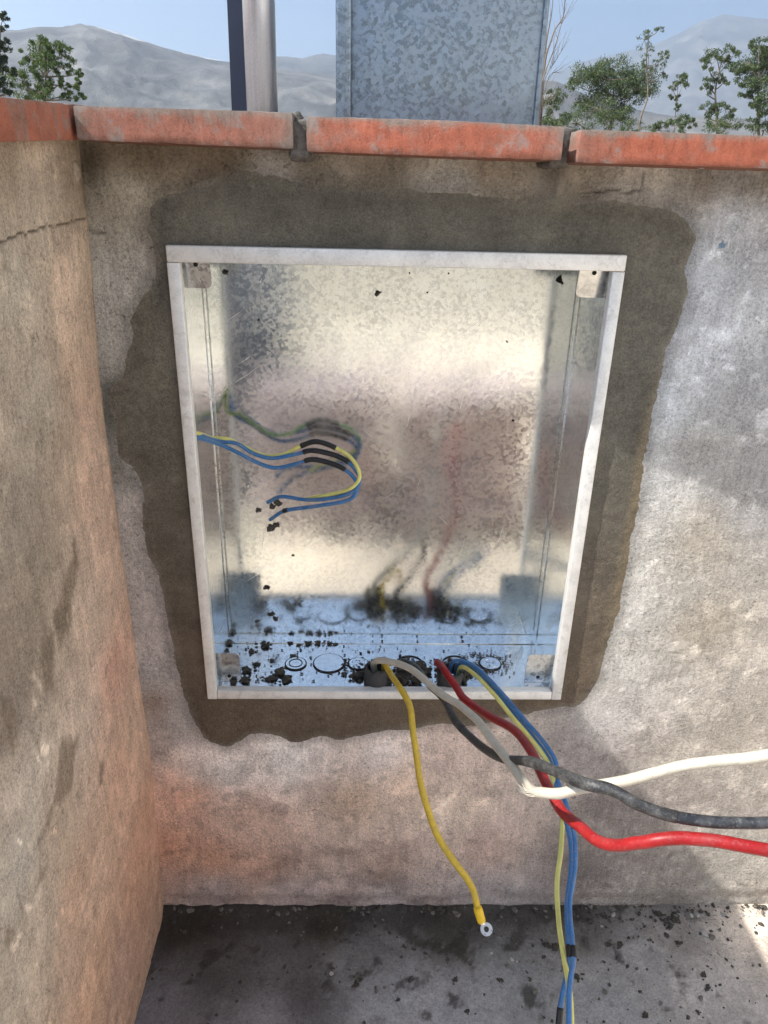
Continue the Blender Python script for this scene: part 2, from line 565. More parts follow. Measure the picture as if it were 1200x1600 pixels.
xs = np.concatenate([np.arange(-.13, 1.06, .004), np.arange(1.08, 4.0, .08)])
ys = np.concatenate([np.arange(-5.0, -.5, .08), np.arange(-.5, .012, .004)])
X, Y = np.meshgrid(xs, ys, indexing='ij')
joint = np.exp(-np.clip(-Y, 0, None) / .018)
ragged = .5 + .5 * fbm(X * 16, Y * 5, 4.0, 4)
Zf = FZ + .0022 * fbm(X * 7, Y * 7, .5, 4) + .0010 * fbm(X * 70, Y * 70, .3, 3) + joint * (.004 + .030 * np.clip(ragged - .38, 0, 1) + .005 * fbm(X * 60, Y * 60, 2.2, 3)) * sstep(1.0, -.05, X)
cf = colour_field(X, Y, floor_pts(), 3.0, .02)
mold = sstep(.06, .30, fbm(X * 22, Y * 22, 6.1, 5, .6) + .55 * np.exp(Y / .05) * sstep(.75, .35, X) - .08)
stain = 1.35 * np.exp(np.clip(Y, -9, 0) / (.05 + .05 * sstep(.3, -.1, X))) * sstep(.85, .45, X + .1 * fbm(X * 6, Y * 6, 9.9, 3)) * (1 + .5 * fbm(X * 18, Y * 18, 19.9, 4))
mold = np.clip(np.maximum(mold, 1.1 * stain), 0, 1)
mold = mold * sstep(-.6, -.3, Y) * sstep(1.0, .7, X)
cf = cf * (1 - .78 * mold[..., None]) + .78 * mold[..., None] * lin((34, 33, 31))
pale = sstep(.28, .5, fbm(X * 13, Y * 13, 17.1, 5, .6))
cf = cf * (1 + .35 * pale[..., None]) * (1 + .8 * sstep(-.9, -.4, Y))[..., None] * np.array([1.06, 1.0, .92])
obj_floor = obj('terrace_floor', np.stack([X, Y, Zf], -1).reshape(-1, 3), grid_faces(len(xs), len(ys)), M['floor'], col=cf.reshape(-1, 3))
tag(obj_floor, 'dark grey stained cement terrace floor', None, None, 'structure')

# -- valley ground far below, reaching the horizon
tg = NT('valley_ground')
gn = tg.noise(.02, 8, .65)
tg.out(color=tg.ramp(gn, [(.3, (.16, .15, .09)), (.5, (.30, .25, .18)), (.7, (.38, .33, .25))]), rough=.95)
GZ = -3.6
gx = np.concatenate([-np.geomspace(15000, 20, 24), np.linspace(-15, 15, 7), np.geomspace(20, 15000, 24)])
X, Y = np.meshgrid(gx, gx, indexing='ij')
o = obj('ground', np.stack([X, Y, np.full(X.shape, GZ)], -1).reshape(-1, 3), grid_faces(len(gx), len(gx)), tg.m)
tag(o, 'dry valley ground beyond the parapet', None, None, 'structure')

# -- mountains
tm = NT('bare_mountain')
mn = tm.noise(.006, 10, .65)
mc = tm.ramp(mn, [(.3, (.045, .046, .046)), (.5, (.105, .103, .100)), (.68, (.20, .19, .175))])
mc = tm.mix(tm.attr('snow', 'Fac'), mc, (.42, .43, .44))
tm.out(color=mc, rough=.95, normal=tm.bump(tm.noise(.02, 8, .7), .8, 14))


def mountain(name, ridge, d0, d1, seed, label, nfreq, amp, snow=None):
    ridge = np.array(ridge, float)
    nu, nv = 420, 90
    sx = np.linspace(ridge[0, 0], ridge[-1, 0], nu)
    ry = np.interp(sx, ridge[:, 0], ridge[:, 1])
    V = np.zeros((nu, nv, 3)); S = np.zeros((nu, nv))
    ts = np.concatenate([np.linspace(0, 1, 66), np.linspace(1.03, 1.7, 24)])
    for i in range(nu):
        dr = ray(sx[i], ry[i]); hd = math.hypot(dr[0], dr[1])
        ux, uy = dr[0] / hd, dr[1] / hd
        H = CAM[2] + dr[2] / hd * d1 - GZ
        dist = d0 + (d1 - d0) * ts
        x = CAM[0] + ux * dist; y = CAM[1] + uy * dist
        prof = np.where(ts <= 1, sstep(0, 1, ts) * .35 + .65 * ts ** 1.25, 1 - .75 * sstep(1, 1.7, ts))
        V[i, :, 0] = x; V[i, :, 1] = y; V[i, :, 2] = prof
        S[i] = H
    n = fbm(V[..., 0] * nfreq, V[..., 1] * nfreq, seed, 6, .55)
    rid = 1 - 2 * np.abs(fbm(V[..., 0] * nfreq * 1.7, V[..., 1] * nfreq * .9, seed + 5, 5, .5))
    body = np.sin(np.clip(V[..., 2], 0, 1) * math.pi) ** .8
    fine = fbm(V[..., 0] * nfreq * 9, V[..., 1] * nfreq * 9, seed + 3, 3)
    Zm = GZ - 1 + S * (V[..., 2] + amp * body * (n * .7 + rid * .6 - .35) + .010 * fine)
    sn = np.zeros_like(Zm)
    if snow:
        T = np.broadcast_to(ts, Zm.shape); SX = np.broadcast_to(sx[:, None], Zm.shape)
        sn = ((T > .965) & (T < 1.06)) * sstep(snow[0], snow[0] + 20, SX) * sstep(snow[1], snow[1] - 20, SX) * sstep(-.35, .15, fbm(SX / 22., T * 12, seed + 8, 3))
    V[..., 2] = Zm
    o = obj(name, V.reshape(-1, 3), grid_faces(nu, nv), tm.m, extra={'snow': sn.ravel()})
    tag(o, label, None, None, 'structure')
    return o


mountain('mountain', [(-700, 110), (-350, 90), (-100, 52), (0, 47), (30, 46), (60, 42), (95, 42), (125, 37), (165, 44), (195, 53), (230, 66), (290, 83), (340, 93), (370, 98), (430, 106), (520, 118), (650, 140), (760, 160), (900, 185), (1300, 215)],
         900, 2200, 1.7, 'bare grey mountain ridge with a thin white streak along its crest', 1 / 420, .22, (135, 385))
mountain('mountain', [(200, 150), (330, 110), (430, 88), (470, 90), (505, 83), (560, 92), (640, 100), (760, 118), (860, 128), (900, 150), (960, 175)],
         2600, 3900, 4.1, 'distant blue ridge behind the steel pole', 1 / 700, .15)
mountain('mountain', [(700, 200), (800, 150), (850, 122), (900, 98), (960, 84), (1010, 74), (1060, 52), (1100, 30), (1135, 22), (1200, 30), (1300, 5), (1500, -20), (1900, 40)],
         4200, 7500, 7.7, 'pale hazy mountain massif behind the eucalyptus trees', 1 / 1250, .16)
mountain('mountain', [(800, 190), (850, 124), (870, 126), (900, 140), (960, 165), (1050, 180), (1300, 190)],
         700, 1500, 9.9, 'low grey hill between the steel cabinet and the eucalyptus trees', 1 / 300, .2)

# ================================================================== BACK WALL
WALL_TH = 0.16
COP_B, COP_T = 0.694, 0.730


def wall_disp(X, Z):
    """y of the plaster face; negative is towards the viewer"""
    y = .0030 * fbm(X * 3.2, Z * 3.2, 1.0, 3) + .0011 * fbm(X * 26, Z * 26, 2.0, 4, .6)
    worm = 1 - np.abs(fbm(X * 60 + 2 * fbm(X * 9, Z * 9, 4), Z * 75, 3.0, 3))
    y = y - .0009 * (worm - .75)
    patch = sstep(.05, .3, fbm(X * 7, Z * 7, 22.0, 4, .55))          # skim coat, a little proud
    y = y - .0010 * patch
    near = np.maximum(np.maximum(-X, X - .5), np.maximum(-Z, Z - .601))
    y = y * (.35 + .65 * sstep(0, .06, near))
    # thickening at the ragged foot of the wall
    foot = sstep(-.40, -.43, Z + .012 * fbm(X * 14, X * 0 + 1.5, .2, 4))
    y = y + .006 * foot
    # lump of old mortar below the coping joint
    b = on(868, 292, 1, 0)
    y = y - .012 * np.exp(-(((X - b[0]) / .016) ** 2 + ((Z - b[2]) / .018) ** 2)) * (1 + .4 * fbm(X * 90, Z * 90, 1.1, 3))
    b = on(100, 232, 1, 0)
    return y


WP = [((200, 300), (150, 143, 128)), ((170, 450), (158, 154, 146)), ((200, 545), (152, 149, 142)), ((150, 250), (96, 84, 69)), ((230, 245), (106, 94, 78)), ((330, 250), (112, 100, 84)),
      ((470, 255), (118, 110, 98)), ((600, 265), (122, 113, 100)), ((760, 272), (128, 118, 104)), ((900, 275), (124, 116, 104)), ((1100, 285), (118, 111, 102)), ((1190, 285), (116, 110, 102)),
      ((430, 268), (155, 150, 142)), ((700, 288), (160, 155, 146)), ((1000, 305), (158, 152, 143)),
      ((1150, 340), (165, 166, 168)), ((1100, 420), (168, 170, 172)), ((1100, 520), (166, 167, 169)), ((1160, 600), (143, 142, 141)), ((1045, 620), (175, 177, 178)),
      ((1100, 700), (142, 139, 134)), ((1020, 740), (172, 170, 166)), ((1000, 830), (166, 162, 155)), ((1100, 850), (152, 144, 132)), ((1180, 780), (140, 137, 134)), ((1100, 980), (150, 141, 128)),
      ((985, 950), (166, 162, 155)), ((970, 1040), (164, 160, 153)), ((940, 1120), (156, 151, 146)), ((1150, 1150), (148, 140, 129)), ((1150, 1350), (150, 144, 134)), ((1060, 1180), (150, 142, 132)),
      ((900, 1180), (140, 132, 128)), ((950, 1260), (120, 112, 107)), ((900, 1350), (116, 108, 103)), ((1050, 1380), (128, 121, 114)), ((1010, 1290), (124, 116, 110)),  # darker points paint the return wall's cast shadow into the colour
      ((700, 1180), (156, 140, 131)), ((600, 1180), (170, 160, 154)), ((450, 1180), (174, 168, 163)), ((350, 1205), (170, 163, 158)), ((300, 1120), (158, 151, 147)),
      ((280, 1250), (156, 126, 110)), ((265, 1320), (150, 116, 98)), ((400, 1280), (160, 138, 126)), ((400, 1350), (150, 124, 110)), ((330, 1340), (156, 124, 106)), ((600, 1350), (142, 124, 113)), ((555, 1250), (136, 119, 105)),
      ((700, 1265), (164, 149, 136)), ((640, 1230), (158, 140, 126)), ((760, 1330), (140, 122, 112)), ((450, 1400), (142, 130, 126)), ((340, 1400), (138, 126, 122)), ((600, 1402), (134, 124, 121)), ((800, 1400), (124, 117, 114)), ((740, 1395), (126, 118, 115)),
      ((215, 800), (166, 158, 152)), ((230, 950), (160, 151, 146)), ((245, 1050), (152, 146, 142)), ((205, 720), (164, 160, 155)), ((188, 730), (112, 108, 101)), ((172, 640), (104, 101, 95)), ((235, 1100), (140, 124, 114))]
SHADE_LIFT = lambda c, k: tuple(np.array(c) * k)  # light painted in: raises wall colours where too little light arrives
WPTS = [((on(*p, 1, 0)[0], on(*p, 1, 0)[2]), SHADE_LIFT(c, 1.24) if p[1] > 1160 and p[0] < 830 else c) for p, c in WP]
for x in np.arange(1.15, 2.7, .3):
    for z in np.arange(-.4, .7, .25):
        WPTS.append(((x, z), (152, 146, 137)))

MP = MP_OUT = [(232, 325), (250, 305), (300, 285), (340, 270), (385, 264), (430, 274), (470, 281), (520, 284), (560, 290), (620, 289), (700, 298), (760, 303), (800, 310), (835, 317), (860, 302), (920, 307), (1000, 315), (1050, 324), (1075, 341), (1089, 370), (1082, 400),
      (1073, 420), (1078, 450), (1070, 490), (1055, 525), (1042, 555), (1036, 590), (1024, 640), (1014, 700), (1004, 760), (988, 850), (968, 950), (948, 1020), (930, 1075), (905, 1103), (870, 1108), (830, 1117), (780, 1128), (740, 1136), (690, 1132), (640, 1141), (600, 1143), (560, 1152), (530, 1158), (500, 1152), (460, 1162), (430, 1150),
      (400, 1148), (375, 1160), (355, 1168), (330, 1162), (310, 1142), (292, 1110), (275, 1050), (262, 980), (248, 905), (228, 862), (220, 810), (222, 765), (207, 735), (182, 712), (176, 660), (168, 612), (188, 585), (195, 552), (206, 522), (200, 500), (216, 470), (234, 442), (240, 410), (235, 380), (228, 360)]

root_w = thing('parapet_wall', (0.6, 0.05, FZ), 'grey-brown plastered parapet wall with orange coping and the electrical box set in it', 'wall')
xs = np.concatenate([np.arange(-.14, 1.06, .0026), np.arange(1.07, 2.6, .02)])
zs = np.arange(FZ - .02, COP_B + .012, .0026)
X, Z = np.meshgrid(xs, zs, indexing='ij')
Yw = wall_disp(X, Z)
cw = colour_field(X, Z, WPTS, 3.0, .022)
# pale crusts and scraped patches
crust = sstep(.10, .30, fbm(X * 17, Z * 17, 5.5, 5, .62)) * sstep(.50, .62, X)
cw = cw * (1 + .22 * crust[..., None])
dots = sstep(.34, .42, fbm(X * 75, Z * 75, 31.5, 3, .5)) * sstep(.5, .62, X)
cw = cw * (1 + .35 * dots[..., None])
streak = sstep(.15, .42, fbm((X - Z * .9) * 30, (X + Z * 1.1) * 8, 2.5, 5, .6)) * np.exp(-(((X - .36) / .10) ** 2 + ((Z + .22) / .07) ** 2))
cw = cw * (1 + .45 * streak[..., None])
pk = sstep(.05, .35, fbm(X * 12, Z * 12, 44.5, 5, .6)) * sstep(0, -.2, Z) * sstep(.75, .4, X)
cw = cw * (1 - .28 * pk[..., None])
holes = sstep(.44, .5, fbm(X * 48, Z * 48, 71.5, 2, .5)) * sstep(.0, -.15, Z)
cw = cw * (1 - .22 * holes[..., None])
# soot and damp band under the coping, streak at the inner corner
b = on(138, 260, 1, 0)
soot = np.exp(-(((X - b[0]) / .012) ** 2 + ((Z - b[2]) / .028) ** 2)) * (.6 + .6 * fbm(X * 50, Z * 30, 3, 4))
cw = cw * (1 - .65 * np.clip(soot, 0, 1)[..., None])
# blue chalk mark
b = on(1128, 383, 1, 0)
bl = np.exp(-(((X - b[0]) / .005) ** 2 + ((Z - b[2]) / .004) ** 2)) > .5
cw[bl] = lin((105, 128, 150))
# damp soaked out of the fresh mortar into the old plaster
MPX = [(on(*p, 1, 0)[0], on(*p, 1, 0)[2]) for p in MP_OUT]
near = (X > -.1) & (X < .66)
dh = np.full(X.shape, -1.0); dh[near] = poly_sdf(X[near], Z[near], MPX)
halo = sstep(-.018, .002, dh + .010 * fbm(X * 30, Z * 30, 12.4, 5, .65))[..., None] * .7
cw = cw * (1 - halo) + halo * cw * .50
# hairline cracks
crk = [[(90, 378), (122, 352), (140, 358)], [(146, 362), (165, 365)], [(905, 305), (960, 297), (985, 302)], [(985, 300), (1005, 296), (1005, 270)]]
for c in crk:
    pts = [(on(*p, 1, 0)[0], on(*p, 1, 0)[2]) for p in c]
    dd = line_dist(X, Z + .002 * fbm(X * 80, Z * 80, 2, 3), pts)
    k = sstep(.0022, .0004, dd); Yw = Yw + .0012 * k; cw = cw * (1 - .6 * k[..., None])
hx = (X[:-1, :-1] + X[1:, 1:]) / 2; hz = (Z[:-1, :-1] + Z[1:, 1:]) / 2
keep = ~((hx > .006) & (hx < .494) & (hz > .006) & (hz < .595))
V = np.stack([X, Yw, Z], -1).reshape(-1, 3); Fq = grid_faces(len(xs), len(zs), keep)
V, Fq, cc = compact(V, Fq, cw.reshape(-1, 3))
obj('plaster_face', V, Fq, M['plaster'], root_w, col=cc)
# the masonry behind the plaster: four blocks round the box recess
YB0, YB1 = .012, WALL_TH
core = [((-.14, YB0, FZ - .02), (2.6, YB1, -.004)), ((-.14, YB0, .605), (2.6, YB1, COP_B)), ((-.14, YB0, -.004), (-.004, YB1, .605)), ((.504, YB0, -.004), (2.6, YB1, .605)), ((-.004, .140, -.004), (.504, YB1, .605))]
cv, cq = [], []
for lo, hi in core:
    v, q = box_vf(lo, hi); cq += [tuple(i + len(cv) for i in f) for f in q]; cv += v
obj('masonry_core', cv, cq, M['joint'], root_w, smooth=False)

# -- fresh mortar round the box
MPW = [(on(*p, 1, 0)[0], on(*p, 1, 0)[2]) for p in MP]
xs = np.arange(-.085, .64, .0024); zs = np.arange(-.10, .69, .0024)
X, Z = np.meshgrid(xs, zs, indexing='ij')
MPW = catmull(np.array(MPW + MPW[:1]), 5)[:-1]
sdf = poly_sdf(X, Z, MPW) + .0030 * fbm(X * 40, Z * 40, 1.4, 4, .55) + .003 * fbm(X * 14, Z * 14, 5.4, 3)
Ym = wall_disp(X, Z) + .0012 - .0026 * sstep(-.006, .012, sdf) + .0006 * fbm(X * 40, Z * 40, 6.4, 4) + .0005 * fbm(X * 150, Z * 150, 9.4, 2)
near = np.maximum(np.maximum(-X, X - .5), np.maximum(-Z, Z - .601))
Ym = np.where(near < .02, Ym * sstep(-.005, .02, near) + (-.0025) * (1 - sstep(-.005, .02, near)), Ym)
cm = np.zeros(X.shape + (3,)); cm[:] = lin((98, 95, 86))
low = sstep(.45, -.02, Z)[..., None]
cm = cm * (1 - low) + low * lin((98, 86, 73))
rim = sstep(.045, .004, sdf)[..., None] * (.5 + .9 * fbm(X * 20, Z * 20, 4.2, 4))[..., None]
cm = cm * (1 - .20 * np.clip(rim, 0, 1))
cm = cm * (1 + .30 * fbm(X * 9, Z * 5, 3.3, 4) + .25 * fbm(X * 38, Z * 26, 8.3, 4, .6) + .18 * fbm(X * 6 + 3 * fbm(X * 3, Z * 3, 2, 2), Z * 60, 11.3, 3))[..., None]
dry = sstep(.03, .002, sdf) * sstep(.54, .56, X) * sstep(.50, .34, Z)  # golden sunlit strip beside the frame, painted into the mortar colour
edge = .9 * sstep(.016, -.003, sdf + .006 * fbm(X * 70, Z * 70, 7.4, 4, .6))[..., None]
cm = cm * (1 - edge) + edge * lin((118, 113, 104))
cm = cm * (1 - dry[..., None]) + dry[..., None] * lin((118, 106, 86))
hx = (X[:-1, :-1] + X[1:, 1:]) / 2; hz = (Z[:-1, :-1] + Z[1:, 1:]) / 2
keep = (sdf[:-1, :-1] > -.009) & ~((hx > .006) & (hx < .494) & (hz > .006) & (hz < .595))
V = np.stack([X, Ym, Z], -1).reshape(-1, 3); Fq = grid_faces(len(xs), len(zs), keep)
V, Fq, cc = compact(V, Fq, cm.reshape(-1, 3))
o = obj('fresh_mortar', V, Fq, M['mortar'], root_w, col=cc)
o['label'] = 'dark damp fresh mortar band around the box'


# -- coping tiles
def cop_z(x, o, top):
    """height of the coping's edge at x, surveyed along the front face that stands o proud of the wall"""
    tab = [(60, 165), (300, 173), (470, 179), (700, 188), (860, 198), (1200, 210)] if top else [(60, 219), (300, 229), (470, 236), (700, 245), (860, 251), (1200, 262)]
    P = np.array([on(px, py, 1, -o) for px, py in tab])
    return np.interp(x, P[:, 0], P[:, 2])


def coping_tile(x0, x1, o0, o1, parent, seed, grey, zoff=0.0, y1=.175, axis='x'):
    lo = (x0, -.045, COP_B); hi = (x1, y1, COP_T)
    V, Fq = rough_box(lo, hi, .0046, .0012, .0007, 90, seed)
    front = sstep(.05, -.045, V[:, 1])
    ov = np.interp(V[:, 0], [x0, x1], [o0, o1])
    V[:, 1] += -front * (ov - .045)
    om = (o0 + o1) / 2
    u = (V[:, 2] - COP_B) / (COP_T - COP_B)
    V[:, 2] = cop_z(V[:, 0], om, False) * (1 - u) + cop_z(V[:, 0], om, True) * u + zoff
    c = np.zeros((len(V), 3)); c[:] = lin((162, 90, 68))
    n = fbm(V[:, 0] * 18, V[:, 1] * 18, V[:, 2] * 50 + seed, 5, .6)
    n2 = fbm(V[:, 0] * 40, V[:, 1] * 9, V[:, 2] * 60 + seed + 4, 5, .65)
    c = c * (1 + .28 * n[:, None])
    top = sstep(.80, .99, u + .22 * n2)
    gl = np.clip(grey + .6 * sstep(.05, .35, n2) * (grey + .4) + .8 * top, 0, .92)
    ends = np.exp(-np.minimum(V[:, 0] - x0, x1 - V[:, 0]) / .016)
    gl = np.clip(gl + .9 * ends * (.6 + n), 0, .95)[:, None]
    c = c * (1 - gl) + gl * lin((126, 116, 108))
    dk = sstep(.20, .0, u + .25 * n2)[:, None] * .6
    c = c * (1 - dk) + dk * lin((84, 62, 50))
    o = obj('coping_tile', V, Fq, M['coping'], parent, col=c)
    o.data.set_sharp_from_angle(angle=math.radians(35))
    return o


xf = lambda px: on(px, 240, 1, -.045)[0]
J = [on(133, 200, 1, -.045)[0], xf(461), xf(481), xf(861), xf(884)]
coping_tile(J[0] - .004, J[1], .060, .062, root_w, 1.3, .34, .0015)
coping_tile(J[2], J[3], .062, .090, root_w, 5.1, .10)
coping_tile(J[4], J[4] + .30, .092, .094, root_w, 8.6, .06, -.001)
coping_tile(J[4] + .322, J[4] + .62, .08, .08, root_w, 12.6, .1, .001)
coping_tile(J[4] + .64, J[4] + .94, .08, .08, root_w, 15.6, .1, -.001)
coping_tile(J[4] + .96, J[4] + 1.26, .06, .06, root_w, 18.6, .1, .0)
for a, b_, dr in ((J[1], J[2], 1), (J[3], J[4], 2), (J[4] + .30, J[4] + .322, 0), (J[4] + .62, J[4] + .64, 0), (J[4] + .94, J[4] + .96, 0)):
    V, Fq = rough_box((a - .004, -.056, COP_B - .008), (b_ + .004, .17, COP_T - .010), .0035, .003, .0045, 110, a * 30)
    obj('mortar_joint', V, Fq, M['joint'], root_w)
# drip of mortar squeezed out under the first joint
c = on(474, 222, 1, -.05)
ico = bmesh.new(); bmesh.ops.create_icosphere(ico, subdivisions=3, radius=1)
IV = np.array([v.co for v in ico.verts]); IF = np.array([[v.index for v in f.verts] for f in ico.faces])
ico.free()


def lump(center, size, seed, amp=.35, freq=1.6):
    V = IV * (1 + amp * fbm(IV[:, 0] * freq + seed, IV[:, 1] * freq, IV[:, 2] * freq + seed * 2.3, 3)[:, None])
    return V * np.array(size) + np.array(center)


V = lump(on(475, 229, 1, -.026), (.0068, .009, .013), 3.1, .35, 2.2)
obj('mortar_drip', V, IF, mat_simple('pale_mortar', (.30, .27, .24), .9, 0, 150, .4, .6, .002), root_w)
V = lump(on(464, 196, 1, -.030), (.007, .010, .012), 8.1, .45, 2.5)
obj('mortar_drip', V, IF, M['joint'], root_w)
V = lump(on(1098, 258, 1, -.052), (.0058, .006, .0032), 5.1, .3)
obj('plaster_flake', V, IF, M['chip'], root_w)

# ================================================================== LEFT WALL (return wall, towards the viewer)
root_l = thing('return_wall', (-.15, -.35, FZ), 'tan plastered return wall with a hairline crack and damp smears, meeting the parapet at the corner', 'wall')
Y_END = -.56
ys = np.arange(Y_END, .030, .0022); zs = np.arange(FZ - .02, COP_B + .012, .0022)
Yg, Zg = np.meshgrid(ys, zs, indexing='ij')


def left_x(Y, Z):
    x = np.interp(Z, [-.46, -.1, .40, .70], [XL_BOT, -.0925, -.0905, XL_TOP])
    x = x + .0035 * fbm(Y * 4, Z * 4, 12.0, 3) + .0010 * fbm(Y * 26, Z * 20, 13.0, 4, .6)
    x = x - .004 * sstep(-.02, .02, Y)
    x = x + .0014 * fbm(Y * 30, Z * 6, 17.0, 4)
    return x


LP = [((60, 280), (148, 131, 112)), ((110, 260), (122, 106, 88)), ((15, 260), (132, 116, 96)), ((30, 450), (156, 144, 127)), ((100, 450), (168, 144, 124)), ((60, 350), (152, 137, 118)), ((60, 600), (152, 140, 124)), ((110, 560), (170, 145, 124)), ((100, 700), (150, 131, 113)), ((40, 750), (136, 124, 110)), ((70, 660), (142, 130, 115)),
      ((135, 640), (172, 142, 122)), ((140, 760), (174, 145, 125)), ((165, 850), (172, 143, 124)), ((60, 900), (124, 112, 98)), ((30, 830), (136, 124, 110)), ((50, 1000), (130, 117, 102)), ((100, 930), (134, 119, 104)), ((135, 960), (166, 143, 125)), ((180, 1050), (172, 132, 114)), ((190, 1200), (180, 143, 121)), ((130, 1120), (168, 148, 132)), ((20, 1100), (118, 106, 95)),
      ((50, 1210), (166, 153, 139)), ((30, 1350), (156, 147, 135)), ((210, 1400), (160, 124, 104)), ((120, 1400), (166, 136, 116)), ((60, 1500), (156, 140, 124)), ((150, 1550), (166, 133, 111)), ((220, 1320), (172, 131, 109)), ((100, 1280), (160, 140, 122)), ((20, 1560), (150, 138, 124)), ((190, 1500), (150, 122, 106)), ((205, 1130), (168, 138, 118))]


def on_left(px, py):
    x = -.09
    for _ in range(4):
        p = on(px, py, 0, x); x = float(np.interp(p[2], [-.46, -.1, .40, .70], [XL_BOT, -.0925, -.0905, XL_TOP]))
    return p[1], p[2]


LPTS = [(on_left(*p), SHADE_LIFT(np.array(c) * .84 + .16 * np.mean(c), 1.10)) for p, c in LP]
for y in (-.6, -.75):
    for z in np.arange(-.4, .7, .2): LPTS.append(((y, z), (150, 136, 120)))
Xl = left_x(Yg, Zg)
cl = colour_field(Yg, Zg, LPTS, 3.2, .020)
smears = [[(95, 1150), (126, 1146), (118, 1190), (112, 1240), (84, 1262), (66, 1318), (55, 1322), (64, 1290), (82, 1250), (90, 1200)], [(60, 1358), (74, 1352), (66, 1385), (50, 1403)], [(0, 1085), (18, 1090), (25, 1140), (22, 1198), (8, 1150), (0, 1185)],
          [(155, 1190), (164, 1186), (160, 1225), (152, 1235)], [(45, 1140), (60, 1150), (62, 1180), (50, 1165)], [(10, 1450), (22, 1452), (16, 1490), (4, 1480)], [(108, 880), (125, 860), (122, 900), (110, 985), (96, 1010), (84, 960)], [(112, 850), (118, 835), (125, 880), (122, 892)],
          [(0, 415), (12, 405), (8, 425), (0, 430)], [(60, 1000), (88, 985), (84, 1075), (66, 1085)]]
for k_, s in enumerate(smears):
    sd_ = poly_sdf(Yg, Zg, [on_left(*p) for p in s]) + .011 * fbm(Yg * 45, Zg * 22, k_ * 3.1, 5, .65)
    mk = sstep(-.004, .008, sd_)[..., None] * .62
    cl = cl * (1 - mk) + mk * lin((118, 105, 91))
nick = sstep(.36, .44, fbm(Yg * 55, Zg * 26, 3.7, 3)); cl = cl * (1 - .22 * nick[..., None]); Xl = Xl - .0012 * nick
wht = sstep(.42, .5, fbm(Yg * 60 + Zg * 20, Zg * 34, 23.7, 3)) * sstep(.32, .2, np.abs(Zg - .05)) * sstep(-.12, -.2, Yg)
cl = cl * (1 + .55 * wht[..., None])
vs = fbm(Yg * 60, Zg * 5, 33.7, 4); cl = cl * (1 + .13 * vs[..., None])
cz = on_left(0, 378), on_left(60, 357), on_left(92, 351), on_left(121, 344), (-.005, on_left(124, 345)[1])
cz = [(cz[0][0] - .1, cz[0][1] - .03)] + [q for q in cz]
dd = line_dist(Yg + .003 * fbm(Yg * 70, Zg * 70, 4, 3), Zg + .0035 * fbm(Yg * 60, Zg * 60, 9, 3), cz)
k = sstep(.0019, .0004, dd); Xl = Xl - .0016 * k; cl = cl * (1 - .72 * k[..., None])
# mould in the corner
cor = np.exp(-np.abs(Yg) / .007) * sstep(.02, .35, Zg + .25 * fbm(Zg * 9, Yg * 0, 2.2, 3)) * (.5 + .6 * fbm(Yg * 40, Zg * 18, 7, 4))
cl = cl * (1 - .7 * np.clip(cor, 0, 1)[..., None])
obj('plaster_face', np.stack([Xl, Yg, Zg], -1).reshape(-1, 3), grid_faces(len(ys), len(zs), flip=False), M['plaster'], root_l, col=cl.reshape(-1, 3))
v, q = box_vf((-.25, Y_END + .002, FZ - .02), (-.118, .15, COP_B))
obj('masonry_core', v, q, M['plaster'], root_l, smooth=False, col=np.tile(lin((150, 136, 120)), (8, 1)))
# coping of the return wall
ycs = [(-.575, -.298), (-.28, -.045)]
for i, (a, b_) in enumerate(ycs):
    b2 = b_ if i < 1 else .17
    lo = (-.27, a, COP_B + .003); hi = (-.066, b2, COP_T + .004)
    V, Fq = rough_box(lo, hi, .0050, .0012, .0006, 90, 20 + i)
    u = (V[:, 2] - COP_B - .003) / (COP_T - COP_B + .001)
    zt_ = [on(q, w_, 0, -.066) for q, w_ in ((0, 151), (128, 164))]; zb_ = [on(q, w_, 0, -.066) for q, w_ in ((0, 222), (128, 219))]
    ln = lambda P, y: P[0][2] + (P[1][2] - P[0][2]) * (np.clip(y, -.3, .06) - P[0][1]) / (P[1][1] - P[0][1])
    V[:, 2] = ln(zb_, V[:, 1]) * (1 - u) + ln(zt_, V[:, 1]) * u
    c = np.zeros((len(V), 3)); c[:] = lin((164, 94, 71))
    n = fbm(V[:, 0] * 18, V[:, 1] * 22, V[:, 2] * 30 + i, 5, .6)
    gl = np.clip(.22 + .8 * sstep(.0, .4, fbm(V[:, 1] * 40, V[:, 2] * 8, i + 3.3, 4)) + sstep(.88, 1.0, u) * .8, 0, .9)[:, None] * .75
    c = (c * (1 + .25 * n[:, None])) * (1 - gl) + gl * lin((132, 116, 105))
    obj('coping_tile', V, Fq, M['coping'], root_l, col=c).data.set_sharp_from_angle(angle=math.radians(35))
for a, b_ in ((-.298, -.28),):
    V, Fq = rough_box((-.262, a - .002, COP_B - .002), (-.072, b_ + .002, COP_T - .002), .005, .005, .003, 70, a * 9)
    obj('mortar_joint', V, Fq, M['joint'], root_l)
V = lump((-.081, -.022, .672), (.006, .008, .012), 2.2, .25)
obj('mortar_drip', V, IF, mat_simple('tan_mortar', (.27, .225, .175), .9, 0, 150, .4, .6, .002), root_l)

# ================================================================== ELECTRICAL BOX
D = .127
BX = thing('electrical_box', (.25, .06, 0), 'open galvanised steel electrical box with pale frame recessed in the wall', 'electrical box')
I = .010            # inset of the panels


